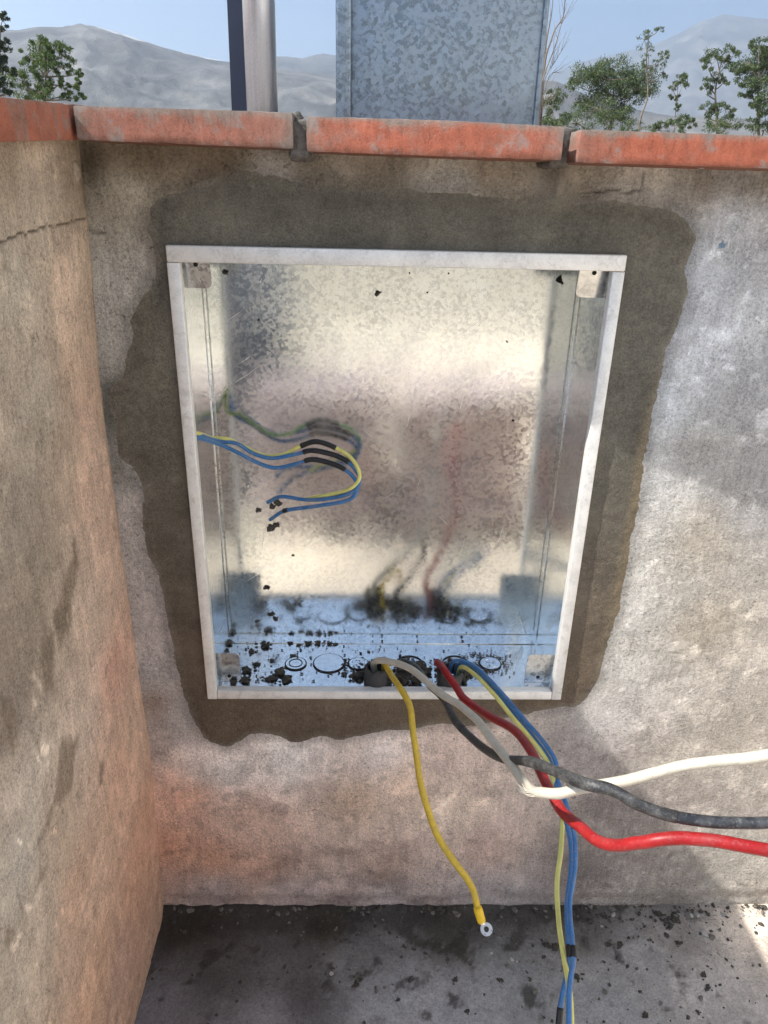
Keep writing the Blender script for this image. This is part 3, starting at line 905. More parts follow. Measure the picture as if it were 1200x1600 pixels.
def panel(name, corners, mat, n=(2, 2), wob=0.0, thick=.0012):
    a, b_, c, d = [np.array(p, float) for p in corners]
    us = np.linspace(0, 1, n[0]); vs_ = np.linspace(0, 1, n[1])
    U, W = np.meshgrid(us, vs_, indexing='ij')
    P = a + (b_ - a) * U[..., None] + (d - a) * W[..., None]
    nr = np.cross(b_ - a, d - a); nr /= np.linalg.norm(nr)
    P = P + nr * (wob * fbm(U * 3, W * 3, 1.7, 2) * np.sin(U * math.pi) * np.sin(W * math.pi))[..., None]
    o = obj(name, P.reshape(-1, 3), grid_faces(*n), mat, BX, smooth=False)
    md = o.modifiers.new('solid', 'SOLIDIFY'); md.thickness = thick; md.offset = -1
    return o


panel('back_panel', [(I, D, I), (.5 - I, D, I), (.5 - I, D, .601 - I), (I, D, .601 - I)], M['galv_box'])
panel('side_panel', [(I, -.002, I), (I, D, I), (I, D, .601 - I), (I, -.002, .601 - I)], M['galv_box'])
panel('side_panel', [(.5 - I, D, I), (.5 - I, -.002, I), (.5 - I, -.002, .601 - I), (.5 - I, D, .601 - I)], M['galv_box'])
panel('top_panel', [(I, -.002, .601 - I), (I, D, .601 - I), (.5 - I, D, .601 - I), (.5 - I, -.002, .601 - I)], M['galv_box'])
bot = panel('bottom_panel', [(I, -.002, I), (.5 - I, -.002, I), (.5 - I, D, I), (I, D, I)], M['galv_bottom'])
# folded seams where the panels meet the back
for pa, pb in (((I + .002, D - .014, I + .0006), (.5 - I - .002, D - .014, I + .0006)), ((I + .0006, D - .012, .02), (I + .0006, D - .012, .58)), ((.5 - I - .0006, D - .012, .02), (.5 - I - .0006, D - .012, .58))):
    V, Fq = tube_vf(np.array([pa, pb]), .0005, 8)
    obj('seam', V, Fq, M['tin'], BX)
# frame strips
FW, FP = .0132, -.0085
bevel_box('frame_strip', (0, FP - .0006, .601 - FW - .0035), (.5, .004, .6015), .0012, M['frame'], BX)
bevel_box('frame_strip', (.0138, FP, -.0006), (.4862, .004, FW), .0012, M['frame'], BX)
bevel_box('frame_strip', (-.0006, FP + .0003, -.0012), (FW, .0045, .601 - FW - .0040), .0012, M['frame'], BX)
bevel_box('frame_strip', (.5 - FW, FP + .0003, -.0012), (.5006, .0045, .601 - FW - .0040), .0012, M['frame'], BX)
# corner tabs (rounded at the free corner)
for (p0, p1, sx, sz) in (((283, 408), (330, 452), 1, -1), ((950, 422), (901, 466), -1, -1), ((868, 1068), (826, 1023), -1, 1), ((338, 1068), (373, 1021), 1, 1)):
    yy = .010
    a = on(*p0, 1, yy); b_ = on(*p1, 1, yy)
    x0 = I + .0006 if sx > 0 else .5 - I - .0006
    z0 = I + .0008 if sz > 0 else .601 - I - .0008
    x1, z1 = b_[0], b_[2]
    r = .007
    pts = [(x0, z0), (x1, z0)]
    for t_ in np.linspace(0, math.pi / 2, 6):
        pts.append((x1 - sx * r * (1 - math.cos(t_)), z1 - sz * r * (1 - math.sin(t_))))
    pts.append((x0, z1))
    n = len(pts)
    ty = lambda pz_: yy + .0075 * abs(z1 - pz_) / abs(z1 - z0) * (1 if sz > 0 else -1) + (.0 if sz > 0 else .0075)
    vv = [(px_, ty(pz_), pz_) for px_, pz_ in pts] + [(px_, ty(pz_) + .0016, pz_) for px_, pz_ in pts]
    ff = [tuple(range(n)), tuple(range(2 * n - 1, n - 1, -1))] + [(i, (i + 1) % n, (i + 1) % n + n, i + n) for i in range(n)]
    tb = obj('corner_tab', vv, ff, M['galv_tab'], BX, smooth=False)
    hy = ty(z0 + sz * .010)
    hv = np.array([((x0 + x1) / 2 + .0 + .0026 * math.cos(a_), hy + .0015, z0 + sz * .010 + .0026 * math.sin(a_)) for a_ in np.linspace(0, 2 * math.pi, 12, endpoint=False)])
    hv2 = hv.copy(); hv2[:, 1] = hy - .0006
    obj('screw_hole', np.vstack([hv2, hv]), [tuple(range(12))] + [(i, (i + 1) % 12, (i + 1) % 12 + 12, i + 12) for i in range(12)], M['dark'], tb, smooth=False)


# knockouts in the bottom: raised disc with a cut ring
def disc(cx, cy, r, z0, z1, seg=28, rin=0):
    a_ = np.linspace(0, 2 * math.pi, seg, endpoint=False)
    c_, s_ = np.cos(a_), np.sin(a_)
    if rin:
        rings = [(rin, z0), (rin, z1), (r, z1), (r, z0)]
        V = np.concatenate([np.stack([cx + rr * c_, cy + rr * s_, np.full(seg, zz)], -1) for rr, zz in rings])
        Fq = [(k * seg + i, k * seg + (i + 1) % seg, ((k + 1) % 4) * seg + (i + 1) % seg, ((k + 1) % 4) * seg + i) for k in range(4) for i in range(seg)]
    else:
        V = np.concatenate([np.stack([cx + r * c_, cy + r * s_, np.full(seg, zz)], -1) for zz in (z0, z1)])
        Fq = [(i, (i + 1) % seg, (i + 1) % seg + seg, i + seg) for i in range(seg)] + [tuple(range(seg, 2 * seg))]
    return V, Fq


for (px_, py_, r) in ((462, 1037, .0165), (514, 1036, .024), (560, 1037, .016), (766, 1037, .017), (640, 1037, .021), (712, 1037, .021)):
    p = on(px_, py_, 2, I + .001)
    V, Fq = disc(p[0], p[1], r, I + .0002, I + .0013, rin=r - .0016)
    ring = obj('knockout_ring', V, Fq, M['dark'], bot, smooth=False)
    if px_ in (462, 514, 560, 766):
        V, Fq = disc(p[0], p[1], r - .0020, I + .0002, I + .0022)
        obj('knockout', V, Fq, M['galv_bottom'], bot, smooth=False)
        if px_ in (462, 766):
            V, Fq = disc(p[0], p[1], r * .62, I + .002, I + .0028, rin=r * .55)
            obj('knockout', V, Fq, M['dark' if px_ == 462 else 'galv_bottom'], bot, smooth=False)
# small punched holes in the back panel
for (px_, py_, r) in ((590, 458, .0028), (404, 500, .0012), (352, 425, .0032), (875, 437, .0042), (878, 442, .002), (802, 657, .0016), (417, 918, .0030), (792, 534, .0012), (701, 427, .0012), (668, 457, .001), (640, 427, .001)):
    p = on(px_, py_, 1, D - .0012)
    a_ = np.linspace(0, 2 * math.pi, 9, endpoint=False); rr = r * (1 + .35 * RNG.normal(size=9) * .6)
    v = np.stack([p[0] + rr * np.cos(a_), np.full(9, D - .0016), p[2] + rr * np.sin(a_)], -1)
    v2 = v.copy(); v2[:, 1] = D
    obj('punched_hole', np.vstack([v, v2]), [tuple(range(9))] + [(i, i + 9, (i + 1) % 9 + 9, (i + 1) % 9) for i in range(9)], M['dark'], BX, smooth=False)
# row of small vents, right corner spring clip
p = on(819, 975, 1, D - .004)
V, Fq = tube_vf(catmull([on(810, 962, 1, D - .004), on(815, 972, 1, D - .007), on(821, 988, 1, D - .004)], 6), .0012, 8)
obj('clip', V, Fq, M['tin'], BX)


# ================================================================== CABLES
def cable(name, pts, rad, mat, label, cat, group=None, taps=(), sides=12, wig=.0, stripe=False, taper=None):
    path = catmull(pts, 9)
    n = len(path)
    if wig:
        s = np.linspace(0, n / 10., n)
        path = path + wig * np.stack([perlin(s, s * 0 + 1.5, 2.5 + len(label)), perlin(s, s * 0 + 5.5, 7.5 + len(label)), perlin(s, s * 0 + 9.5, 1.5)], -1)
    r = np.full(n, rad) * (1 + .05 * perlin(np.linspace(0, n / 6., n), np.zeros(n) + .5, 3.3))
    V, Fq = tube_vf(path, r, sides)
    ex = None
    if stripe:
        a_ = np.tile(np.abs(((np.arange(sides) / sides + .0) % 1) - .5) * 2, n) + .12 * np.repeat(np.sin(np.linspace(0, n / 16., n)), sides)
        ex = {'stripe': a_}
    o = obj(name, V, Fq, mat, loc=pts[0], extra=ex)
    tag(o, label, cat, group)
    for (t0, t1, nm, mk, grow) in taps:
        i0, i1 = int(t0 * (n - 1)), int(t1 * (n - 1))
        seg = path[i0:i1 + 1]
        rr = r[i0:i1 + 1] * grow * (1 + .06 * perlin(np.linspace(0, 9, len(seg)), np.zeros(len(seg)) + 2.5, 1.1))
        V, Fq = tube_vf(seg, rr, sides)
        obj(nm, V, Fq, mk, o)
    return o, path


A = lambda lst: [at(*p) for p in lst]
G_IN = 'wires looping inside the box'
red, _ = cable('red_cable', A([(694, 1066, 1.082), (688, 1045, 1.068), (683, 1034, 1.05), (694, 1046, 1.02), (712, 1073, .995), (728, 1095, .965), (760, 1118, .92), (800, 1140, .86), (828, 1172, .80), (843, 1205, .75), (860, 1240, .705), (890, 1280, .66), (925, 1308, .62), (962, 1322, .595), (1000, 1318, .58), (1045, 1308, .57), (1120, 1316, .56), (1210, 1328, .55), (1320, 1345, .53), (1500, 1420, .55)]),
               .0051, M['red'], 'thick red cable rising from the box and running off to the side', 'cable', wig=.0022, sides=14)
white, wp = cable('white_cable', A([(592, 1064, 1.082), (584, 1045, 1.065), (590, 1031, 1.045), (618, 1036, 1.015), (650, 1053, .985), (690, 1085, .935), (720, 1105, .89), (750, 1130, .835), (780, 1170, .76), (805, 1205, .70), (824, 1230, .658), (838, 1239, .638), (858, 1240, .622), (885, 1237, .618), (930, 1227, .618), (990, 1215, .614), (1060, 1199, .605), (1130, 1191, .595), (1210, 1178, .585), (1320, 1160, .57), (1500, 1180, .57)]),
                  .0047, M['white'], 'thick white cable with a sharp bend, paler than the others', 'cable', wig=.0018, sides=14)
black, _ = cable('black_cable', A([(646, 1066, 1.085), (632, 1046, 1.075), (628, 1032, 1.062), (648, 1042, 1.04), (672, 1072, 1.0), (694, 1094, .965), (712, 1128, .905), (745, 1160, .84), (785, 1183, .755), (825, 1191, .675), (870, 1206, .622), (915, 1226, .588), (960, 1238, .578), (1000, 1258, .574), (1050, 1275, .57), (1120, 1283, .565), (1210, 1286, .56), (1320, 1284, .55), (1500, 1340, .56)]),
                 .0046, M['black'], 'thick black cable with a dusty tape wrapped section', 'cable', wig=.0018, sides=14,
                 taps=((.26, .36, 'tape_wrap', M['worn'], 1.10), (.495, .79, 'tape_wrap', M['worn'], 1.07)))
yel, yp = cable('yellow_cable', A([(603, 1066, 1.085), (600, 1048, 1.07), (602, 1038, 1.05), (613, 1057, 1.025), (630, 1085, .995), (642, 1110, .982), (647, 1150, .975), (654, 1200, .967), (664, 1250, .96), (677, 1290, .955), (695, 1325, .95), (720, 1360, .945), (738, 1390, .942), (746, 1420, .94)]),
                .0043, M['yellow'], 'yellow cable hanging down the wall, ending in a ring terminal', 'cable', wig=.0016)
# loose fibres at the sharp bend of the white cable
for k_ in range(7):
    a0 = at(846, 1240 + random.uniform(-5, 5), .628); a1 = at(826 + random.uniform(-3, 4), 1236 + random.uniform(-9, 9), .634); a2 = at(812 + random.uniform(-7, 6), 1234 + random.uniform(-12, 10), .640)
    V, Fq = tube_vf(catmull([a0, a1, a2], 5), .00035, 5)
    obj('fibre', V, Fq, M['white'], white)
# ring terminal
e0 = at(746, 1418, .94); e1 = at(753, 1441, .937); e2 = at(760, 1452, .936)
V, Fq = tube_vf(np.array([e0 + (e1 - e0) * t_ for t_ in np.linspace(-.05, 1, 6)]), np.array([.0052, .0058, .0058, .0056, .0056, .0052]), 14)
obj('terminal_sleeve', V, Fq, M['sleeve'], yel)
n_ = CAM - e2; n_ /= np.linalg.norm(n_); n_ = n_ + np.array([.25, 0, .1]); n_ /= np.linalg.norm(n_)
dn = (e2 - e1); dn -= n_ * (dn @ n_); dn /= np.linalg.norm(dn); sd2 = np.cross(n_, dn)
seg = 28; a_ = np.linspace(0, 2 * math.pi, seg, endpoint=False)
rings = []
for rr, hh in ((.0034, -.0007), (.0034, .0007), (.0078, .0007), (.0078, -.0007)):
    rings.append(e2 + rr * (np.cos(a_)[:, None] * dn + np.sin(a_)[:, None] * sd2) + hh * n_)
V = np.concatenate(rings)
Fq = [(k * seg + i, k * seg + (i + 1) % seg, ((k + 1) % 4) * seg + (i + 1) % seg, ((k + 1) % 4) * seg + i) for k in range(4) for i in range(seg)]
obj('ring_terminal', V, Fq, M['tin'], yel, smooth=False)
V, Fq = tube_vf(np.array([e1 + (e2 - e1) * t_ for t_ in np.linspace(-.1, .52, 4)]), np.array([.0042, .0038, .0028, .0016]), 10)
obj('terminal_barrel', V, Fq, M['tin'], yel)

GB = 'blue wires hanging out of the box'
end_b = [(x, y) for x, y in ((.0, .0),)]
b1 = [(704, 1066, 1.085), (703, 1048, 1.07), (708, 1034, 1.052), (724, 1033, 1.04), (748, 1046, 1.015), (786, 1085, .98), (820, 1125, .95), (850, 1160, .925), (868, 1190, .905), (873, 1225, .89), (886, 1260, .87), (898, 1310, .85), (898, 1360, .83), (890, 1410, .81), (894, 1470, .78), (896, 1500, .765), (890, 1540, .75), (889, 1600, .73), (889, 1680, .715), (892, 1800, .70), (900, 2050, .74)]
b2 = [(712, 1068, 1.086), (712, 1050, 1.072), (717, 1038, 1.058), (732, 1038, 1.046), (752, 1054, 1.022), (782, 1088, .99), (812, 1125, .962), (842, 1162, .936), (862, 1194, .916), (868, 1226, .90), (878, 1262, .884), (891, 1312, .866), (892, 1360, .846), (886, 1410, .826), (888, 1468, .796), (890, 1500, .782), (882, 1540, .768), (875, 1580, .757), (871, 1650, .745), (865, 1800, .72), (850, 2050, .74)]
cable('blue_wire', A(b1), .0028, M['blue'], 'long blue wire with a single tape band hanging out of the box', 'wire', GB, taps=((.715, .745, 'tape_wrap', M['tape'], 1.25),))
cable('blue_wire', A(b2), .0028, M['blue'], 'long blue wire with a second tape band near its end hanging out of the box', 'wire', GB, taps=((.715, .745, 'tape_wrap', M['tape'], 1.25), (.845, .90, 'tape_wrap', M['tape'], 1.2)))
cable('green_yellow_wire', A([(718, 1068, 1.083), (716, 1052, 1.066), (722, 1042, 1.048), (742, 1054, 1.02), (772, 1085, .985), (800, 1120, .957), (830, 1155, .932), (855, 1190, .912), (868, 1230, .90), (878, 1270, .89), (876, 1330, .87), (870, 1380, .85), (873, 1440, .82), (880, 1490, .79), (888, 1535, .76), (892, 1580, .74), (894, 1680, .71), (905, 1850, .70), (920, 2060, .73)]),
      .0029, M['yg'], 'long green and yellow wire hanging out of the box', 'wire', stripe=True)

# wires inside the box
W = lambda lst: [on(x, y, 1, yy) for x, y, yy in lst]
st = on(309, 677, 0, I + .001)
cable('green_yellow_wire', [st + np.array([-.006, 0, 0]), st] + W([(330, 684, .066), (355, 686, .072), (380, 697, .078), (410, 711, .082), (440, 711, .082), (470, 697, .080), (495, 690, .078), (525, 700, .074), (548, 715, .068), (561, 737, .062), (559, 753, .058), (544, 765, .058), (515, 773, .062), (490, 777, .068), (474, 781, .074)]),
      .0027, M['yg'], 'green and yellow wire with a black tape band looping inside the box', 'wire', G_IN, taps=((.44, .565, 'tape_wrap', M['tape'], 1.3),), stripe=True, sides=10)
cable('blue_wire', [st + np.array([-.006, .004, -.002]), st + np.array([0, .004, -.003])] + W([(340, 689, .066), (370, 693, .070), (395, 708, .074), (425, 716, .077), (465, 709, .077), (490, 704, .075), (530, 714, .071), (553, 731, .066), (562, 750, .060), (552, 768, .056), (520, 778, .058), (480, 781, .064), (440, 776, .072), (418, 785, .080)]),
      .0027, M['blue'], 'blue wire with one long tape band looping inside the box', 'wire', G_IN, taps=((.425, .575, 'tape_wrap', M['tape'], 1.3),), sides=10)
cable('blue_wire', [st + np.array([-.006, -.004, -.003]), st + np.array([0, -.004, -.004])] + W([(345, 695, .062), (375, 709, .066), (400, 722, .070), (430, 731, .073), (465, 724, .073), (490, 718, .071), (528, 728, .067), (550, 743, .063), (559, 762, .058), (545, 781, .054), (500, 790, .056), (455, 796, .064), (440, 800, .070), (422, 812, .082)]),
      .0027, M['blue'], 'blue wire with one long and one short tape band looping inside the box', 'wire', G_IN, taps=((.43, .565, 'tape_wrap', M['tape'], 1.3), (.885, .92, 'tape_wrap', M['tape'], 1.25)), sides=10)
# conduit ends
for i, (px_, py_, r, hgt, lab) in enumerate(((588, 1064, .018, .024, 'torn dark conduit end around the white and yellow cables'), (702, 1064, .018, .020, 'dark conduit end around the red cable and blue wires'))):
    p = on(px_, py_, 2, I + .001)
    seg = 40; a_ = np.linspace(0, 2 * math.pi, seg, endpoint=False)
    V = []
    prof = [(1.0, 0), (1.02, .3), (.96, .55), (.98, .8), (.86, 1.0), (.78, .98), (.85, .7), (.85, .1)]
    for rr, hh in prof:
        jag = 1 + .22 * perlin(a_ * 1.9 + i * 7, a_ * 0 + .5, 2.2) * (hh > .5) + .06 * np.sin(a_ * 9) * (hh > .4)
        top = hh * hgt * (1 + (.30 * perlin(a_ * 1.4 + 3 * i, a_ * 0 + .7, 5.2) if hh > .75 else 0))
        V.append(np.stack([p[0] + r * rr * jag * np.cos(a_), p[1] + r * rr * jag * np.sin(a_), I + .001 + top + 0 * a_], -1))
    V = np.concatenate(V)
    Fq = [(k * seg + q_, k * seg + (q_ + 1) % seg, (k + 1) * seg + (q_ + 1) % seg, (k + 1) * seg + q_) for k in range(len(prof) - 1) for q_ in range(seg)]
    o = obj('conduit_end', V, Fq, M['conduit'], loc=(p[0], p[1], I + .001))
    tag(o, lab, 'conduit')

# ================================================================== CRUMBS AND PEBBLES
LM = []
_b = bmesh.new(); bmesh.ops.create_icosphere(_b, subdivisions=2, radius=1)
CV = np.array([v.co for v in _b.verts]); CF_ = np.array([[v.index for v in f.verts] for f in _b.faces]); _b.free()
for k_ in range(6):
    for mk in ('crumb', 'crumb_light', 'chip'):
        rg = np.random.default_rng(k_ * 7 + len(mk)); vs_, fs_ = [], []
        for b_i in range(16 if mk == 'crumb' else 1):
            rs = 1.0 if mk != 'crumb' else (.62 if b_i == 0 else rg.uniform(.14, .46))
            off = np.zeros(3) if b_i == 0 else rg.normal(size=3) * np.array([.55, .55, .30])
            sd3 = rg.uniform(0, 50)
            q = CV * (1 + .75 * fbm(CV[:, 0] * 1.5 + sd3, CV[:, 1] * 1.5, CV[:, 2] * 1.5, 3)[:, None]) * rs * rg.uniform(.7, 1.2, 3) + off
            fs_.append(CF_ + len(CV) * b_i); vs_.append(q)
        me = mesh_np('clod', np.concatenate(vs_), np.concatenate(fs_), smooth=(mk == 'crumb'))
        me.materials.append(M[mk]); LM.append((mk, me))


def crumb_obj(name, p, size, kind, label, cat, group, flat=.6):
    me = random.choice([m_ for k2, m_ in LM if k2 == kind])
    o = bpy.data.objects.new(name, me); COL.objects.link(o)
    o.location = p; s = size
    o.scale = (s * random.uniform(.8, 1.3), s * random.uniform(.8, 1.3), s * flat * random.uniform(.8, 1.2))
    o.rotation_euler = (0, 0, random.uniform(0, 6.28))
    return tag(o, label, cat, group)


def scatter(name, items, mat, label):
    """many tiny lumps, far too many to count, as one mesh"""
    base = bmesh.new(); bmesh.ops.create_icosphere(base, subdivisions=1, radius=1)
    bv = np.array([v.co for v in base.verts]); bf = np.array([[v.index for v in f.verts] for f in base.faces]); base.free()
    Vs, Fs = [], []
    for i, (p, s, fl) in enumerate(items):
        a_ = random.uniform(0, 6.28); c_, s_ = math.cos(a_), math.sin(a_)
        j = bv * (1 + .3 * RNG.normal(size=(len(bv), 1)))
        j = j * np.array([s * random.uniform(.7, 1.4), s, s * fl])
        j = np.stack([j[:, 0] * c_ - j[:, 1] * s_, j[:, 0] * s_ + j[:, 1] * c_, j[:, 2]], -1)
        Vs.append(j + np.array(p)); Fs.append(bf + i * len(bv))
    o = obj(name, np.concatenate(Vs), np.concatenate(Fs), mat, smooth=False)
    return tag(o, label, None, None, 'stuff')


# inside the box
GC = 'damp mortar lumps lying in the bottom of the box'
for (px_, py_, s) in ((452, 1003, .0048), (466, 1006, .0045), (482, 1004, .0062), (498, 1003, .0070), (514, 1004, .0062), (524, 1005, .004), (355, 1003, .0105), (413, 1008, .0095), (393, 1016, .0065), (437, 1050, .0115), (425, 1060, .0085), (450, 1060, .0085), (385, 1045, .0085), (402, 1036, .005), (382, 1062, .0095), (537, 1052, .0065), (538, 1030, .0045), (365, 1064, .007),
                     (458, 1024, .0065), (424, 1030, .005), (352, 1015, .007), (655, 1040, .012), (668, 1050, .012), (720, 1060, .0115), (738, 1040, .008), (560, 1056, .014), (625, 1058, .012), (648, 1062, .011), (608, 1062, .010), (730, 1052, .008), (755, 1052, .005)):
    p = on(px_, py_, 2, I + .003)
    crumb_obj('mortar_lump', (p[0], p[1], I + s * .30), s * .82, 'crumb', 'dark damp mortar lump lying in the bottom of the box', 'mortar', GC)
items = []
for _ in range(900):
    px_ = random.uniform(345, 830); py_ = 1000 + 66 * random.random() ** .9
    w_ = .35 + .9 * math.exp(-((px_ - 430) / 60) ** 2) + .9 * math.exp(-((px_ - 650) / 90) ** 2)
    if random.random() > w_: continue
    p = on(px_, py_, 2, I + .001)
    if p[1] > D - .004 or p[1] < .004: continue
    s = .0004 + .0016 * random.random() ** 3.2
    items.append(((p[0], p[1], I + .001 + s * .3), s, .6))
for cx_ in (768, 742):
    for _ in range(260):
        a_ = random.uniform(0, 6.28); r_ = .0175 + .006 * abs(random.gauss(0, 1))
        c0 = on(cx_, 1037, 2, I + .001)
        items.append(((c0[0] + r_ * math.cos(a_), c0[1] + r_ * math.sin(a_), I + .0018), .0004 + .0012 * random.random() ** 2, .6))
for _ in range(420):
    c0 = on(random.choice((560, 600, 640, 690, 720)), 1045, 2, I + .001); a_ = random.uniform(0, 6.28); r_ = .028 * random.random() ** .6
    p = (c0[0] + r_ * math.cos(a_), max(.004, c0[1] + r_ * math.sin(a_)))
    items.append(((p[0], p[1], I + .002), .0006 + .0024 * random.random() ** 2, .6))
scatter('mortar_crumbs', items, M['crumb'], 'fine damp crumbs scattered over the bottom of the box')
# specks stuck on the back panel
for (px_, py_, s) in ((434, 786, .0075), (426, 792, .005), (404, 797, .0035), (424, 824, .0050), (432, 820, .0045), (421, 829, .0035), (417, 918, .0042), (458, 868, .0018), (425, 960, .006), (430, 968, .005), (402, 971, .0035), (352, 427, .004), (590, 459, .0038)):
    p = on(px_, py_, 1, D - .001)
    o = crumb_obj('mortar_splash', (p[0], D - .001, p[2]), s, 'crumb', 'speck of dark mortar stuck to the back of the box', 'mortar', 'mortar specks on the back panel', .8)
    o.scale = (s, s * .3, s * random.uniform(.8, 1.4)); o.rotation_euler = (0, random.uniform(-.6, .6), 0)

# on the floor
GP = 'pebbles and crumbs on the terrace floor'
big = [(755, 1462, .004, 'crumb'), (868, 1482, .0100, 'crumb'), (856, 1478, .0085, 'crumb'), (792, 1510, .0065, 'crumb_light'), (800, 1500, .005, 'chip'), (808, 1503, .0035, 'chip'), (828, 1530, .005, 'crumb'), (780, 1532, .0055, 'crumb'), (836, 1550, .0075, 'crumb_light'), (902, 1526, .006, 'crumb'), (945, 1550, .006, 'crumb_light'), (1008, 1586, .0075, 'crumb'), (1100, 1460, .0095, 'chip'), (1112, 1465, .007, 'crumb_light'),
       (1080, 1432, .006, 'chip'), (1090, 1430, .005, 'chip'), (1130, 1430, .0055, 'chip'), (1160, 1430, .0045, 'chip'), (1040, 1440, .010, 'crumb'), (1055, 1436, .010, 'crumb'), (1028, 1428, .009, 'crumb'), (1048, 1448, .007, 'crumb'), (945, 1432, .007, 'crumb'), (958, 1430, .006, 'chip'), (922, 1440, .009, 'crumb'), (940, 1448, .005, 'chip'), (968, 1476, .0085, 'crumb'), (950, 1475, .006, 'crumb'), (1042, 1462, .006, 'crumb'), (1060, 1475, .006, 'crumb'), (1090, 1582, .005, 'crumb'), (980, 1510, .005, 'crumb'),
       (562, 1530, .0055, 'crumb'), (557, 1538, .0065, 'crumb'), (518, 1522, .004, 'chip'), (520, 1513, .004, 'crumb'), (588, 1548, .006, 'crumb_light'), (622, 1562, .0045, 'crumb'), (712, 1532, .0055, 'crumb'), (730, 1580, .005, 'crumb'), (640, 1532, .0045, 'crumb'), (715, 1428, .006, 'crumb'), (840, 1432, .007, 'crumb'), (805, 1430, .0065, 'crumb'), (1100, 1525, .006, 'crumb'), (1105, 1545, .0075, 'crumb'), (1095, 1560, .006, 'crumb_light'), (312, 1430, .004, 'chip'), (418, 1436, .0035, 'chip'), (1135, 1500, .004, 'crumb'), (1000, 1550, .0045, 'crumb'), (700, 1500, .005, 'crumb'), (665, 1490, .0045, 'crumb'), (850, 1590, .004, 'crumb'), (1070, 1510, .004, 'chip'), (768, 1490, .0035, 'chip')]
LAB = {'crumb': 'dark crumb of dirt lying on the terrace floor', 'crumb_light': 'grey-brown pebble lying on the terrace floor', 'chip': 'pale stone chip lying on the terrace floor'}
GRP = {'crumb': 'dark dirt crumbs on the floor', 'crumb_light': 'grey-brown pebbles on the floor', 'chip': 'pale chips on the floor'}
for (px_, py_, s, kd) in big:
    p = on(px_, py_, 2, FZ)
    crumb_obj('pebble', (p[0], p[1], FZ + s * .18), s * .72, kd, LAB[kd], 'pebble', GRP[kd], .55)
items, it2 = [], []
for _ in range(3600):
    x = random.uniform(-.1, 1.0); y = -.001 - .45 * random.random() ** 2.0
    d_ = .25 + .75 * math.exp(y / .06)
    if random.random() > d_: continue
    s = .0005 + (.0026 + .0022 * math.exp(y / .02)) * random.random() ** 3.5
    z_ = FZ + (.006 * math.exp(y / .018) if x < .9 else 0)
    (items if random.random() < .72 else it2).append(((x, y, z_ + s * .3), s, .6))
scatter('dirt_crumbs', items, M['crumb'], 'loose dark dirt along the foot of the wall')
scatter('grit', it2, M['crumb_light'], 'loose pale grit on the terrace floor')

# ================================================================== THINGS ON THE PARAPET
# steel pole
p0 = on(410, 168, 1, .045)
PZ = float(cop_z(p0[0], .053, True))
V, Fq = tube_vf(np.array([(p0[0] + .004 * (z - COP_T), .045, z) for z in np.linspace(PZ - .002, 2.2, 8)]), .0165, 32)
o = obj('steel_pole', V, Fq, M['pipe'], loc=(p0[0], .045, PZ))
tag(o, 'round galvanised steel pole standing on the parapet beside the navy strut', 'pole')
V, Fq = tube_vf(np.array([(p0[0], .045, z) for z in (PZ - .002, PZ + .004)]), np.array([.0185, .0172]), 32)
obj('weld_collar', V, Fq, M['joint'], o)
# navy strut, leaning slightly
a = on(380, 168, 1, .085); b_ = on(375, 0, 1, .085)
dz = (b_[0] - a[0]) / (b_[2] - a[2])
z0, z1 = PZ - .002, 2.2
wd0, wd1 = .0105, .0125
vv = []
for z, w_ in ((z0, wd0), (z1, wd1 + .012)):
    xc = a[0] + dz * (z - a[2])
    vv += [(xc - w_, .070, z), (xc + w_ + .004, .070, z), (xc + w_ + .004, .100, z), (xc - w_, .100, z)]
o = obj('navy_strut', vv, [(0, 3, 2, 1), (4, 5, 6, 7)] + [(i, (i + 1) % 4, (i + 1) % 4 + 4, i + 4) for i in range(4)], M['navy'], loc=(a[0], .085, PZ), smooth=False)
bm = bmesh.new(); bm.from_mesh(o.data); bmesh.ops.bevel(bm, geom=bm.edges[:], offset=.0015, segments=2, affect='EDGES'); bm.to_mesh(o.data); bm.free()
tag(o, 'dark navy painted metal strut standing behind the steel pole', 'strut')
# galvanised cabinet
pl = on(526, 180, 1, .03); pr = on(839, 193, 1, .03)
x0, x1 = pl[0], pr[0]
CB = thing('steel_cabinet', ((x0 + x1) / 2, .09, float(cop_z((x0 + x1) / 2, .067, True))), 'mottled galvanised steel cabinet standing on the parapet', 'cabinet')
zb, zt = float(cop_z((x0 + x1) / 2, .067, True)) - .0012, 1.32
bevel_box('body', (x0 + .002, .030, zb), (x1 - .001, .165, zt), .0025, M['galv_cab'], CB, seg=3)
# raised rim along the left edge, thin fold along the right and the foot
xr = on(549, 100, 1, .028)[0]
bevel_box('edge_fold', (x0 - .0005, .0235, zb + .001), (xr, .0298, zt - .004), .0024, M['galv_cab'], CB, seg=3)
bevel_box('edge_fold', (x1 - .0042, .0268, zb + .001), (x1 + .0008, .0299, zt - .004), .001, M['galv_cab'], CB)
bevel_box('foot_fold', (xr + .0008, .0275, zb + .0005), (x1 - .0048, .0299, zb + .004), .0008, M['galv_cab'], CB)
for zz in (.95, 1.28):
    V, Fq = tube_vf(np.array([(xr - .011, .0238, zz), (xr - .011, .0205, zz)]), .0042, 6)
    obj('screw', V, Fq, M['tin'], CB, smooth=False)


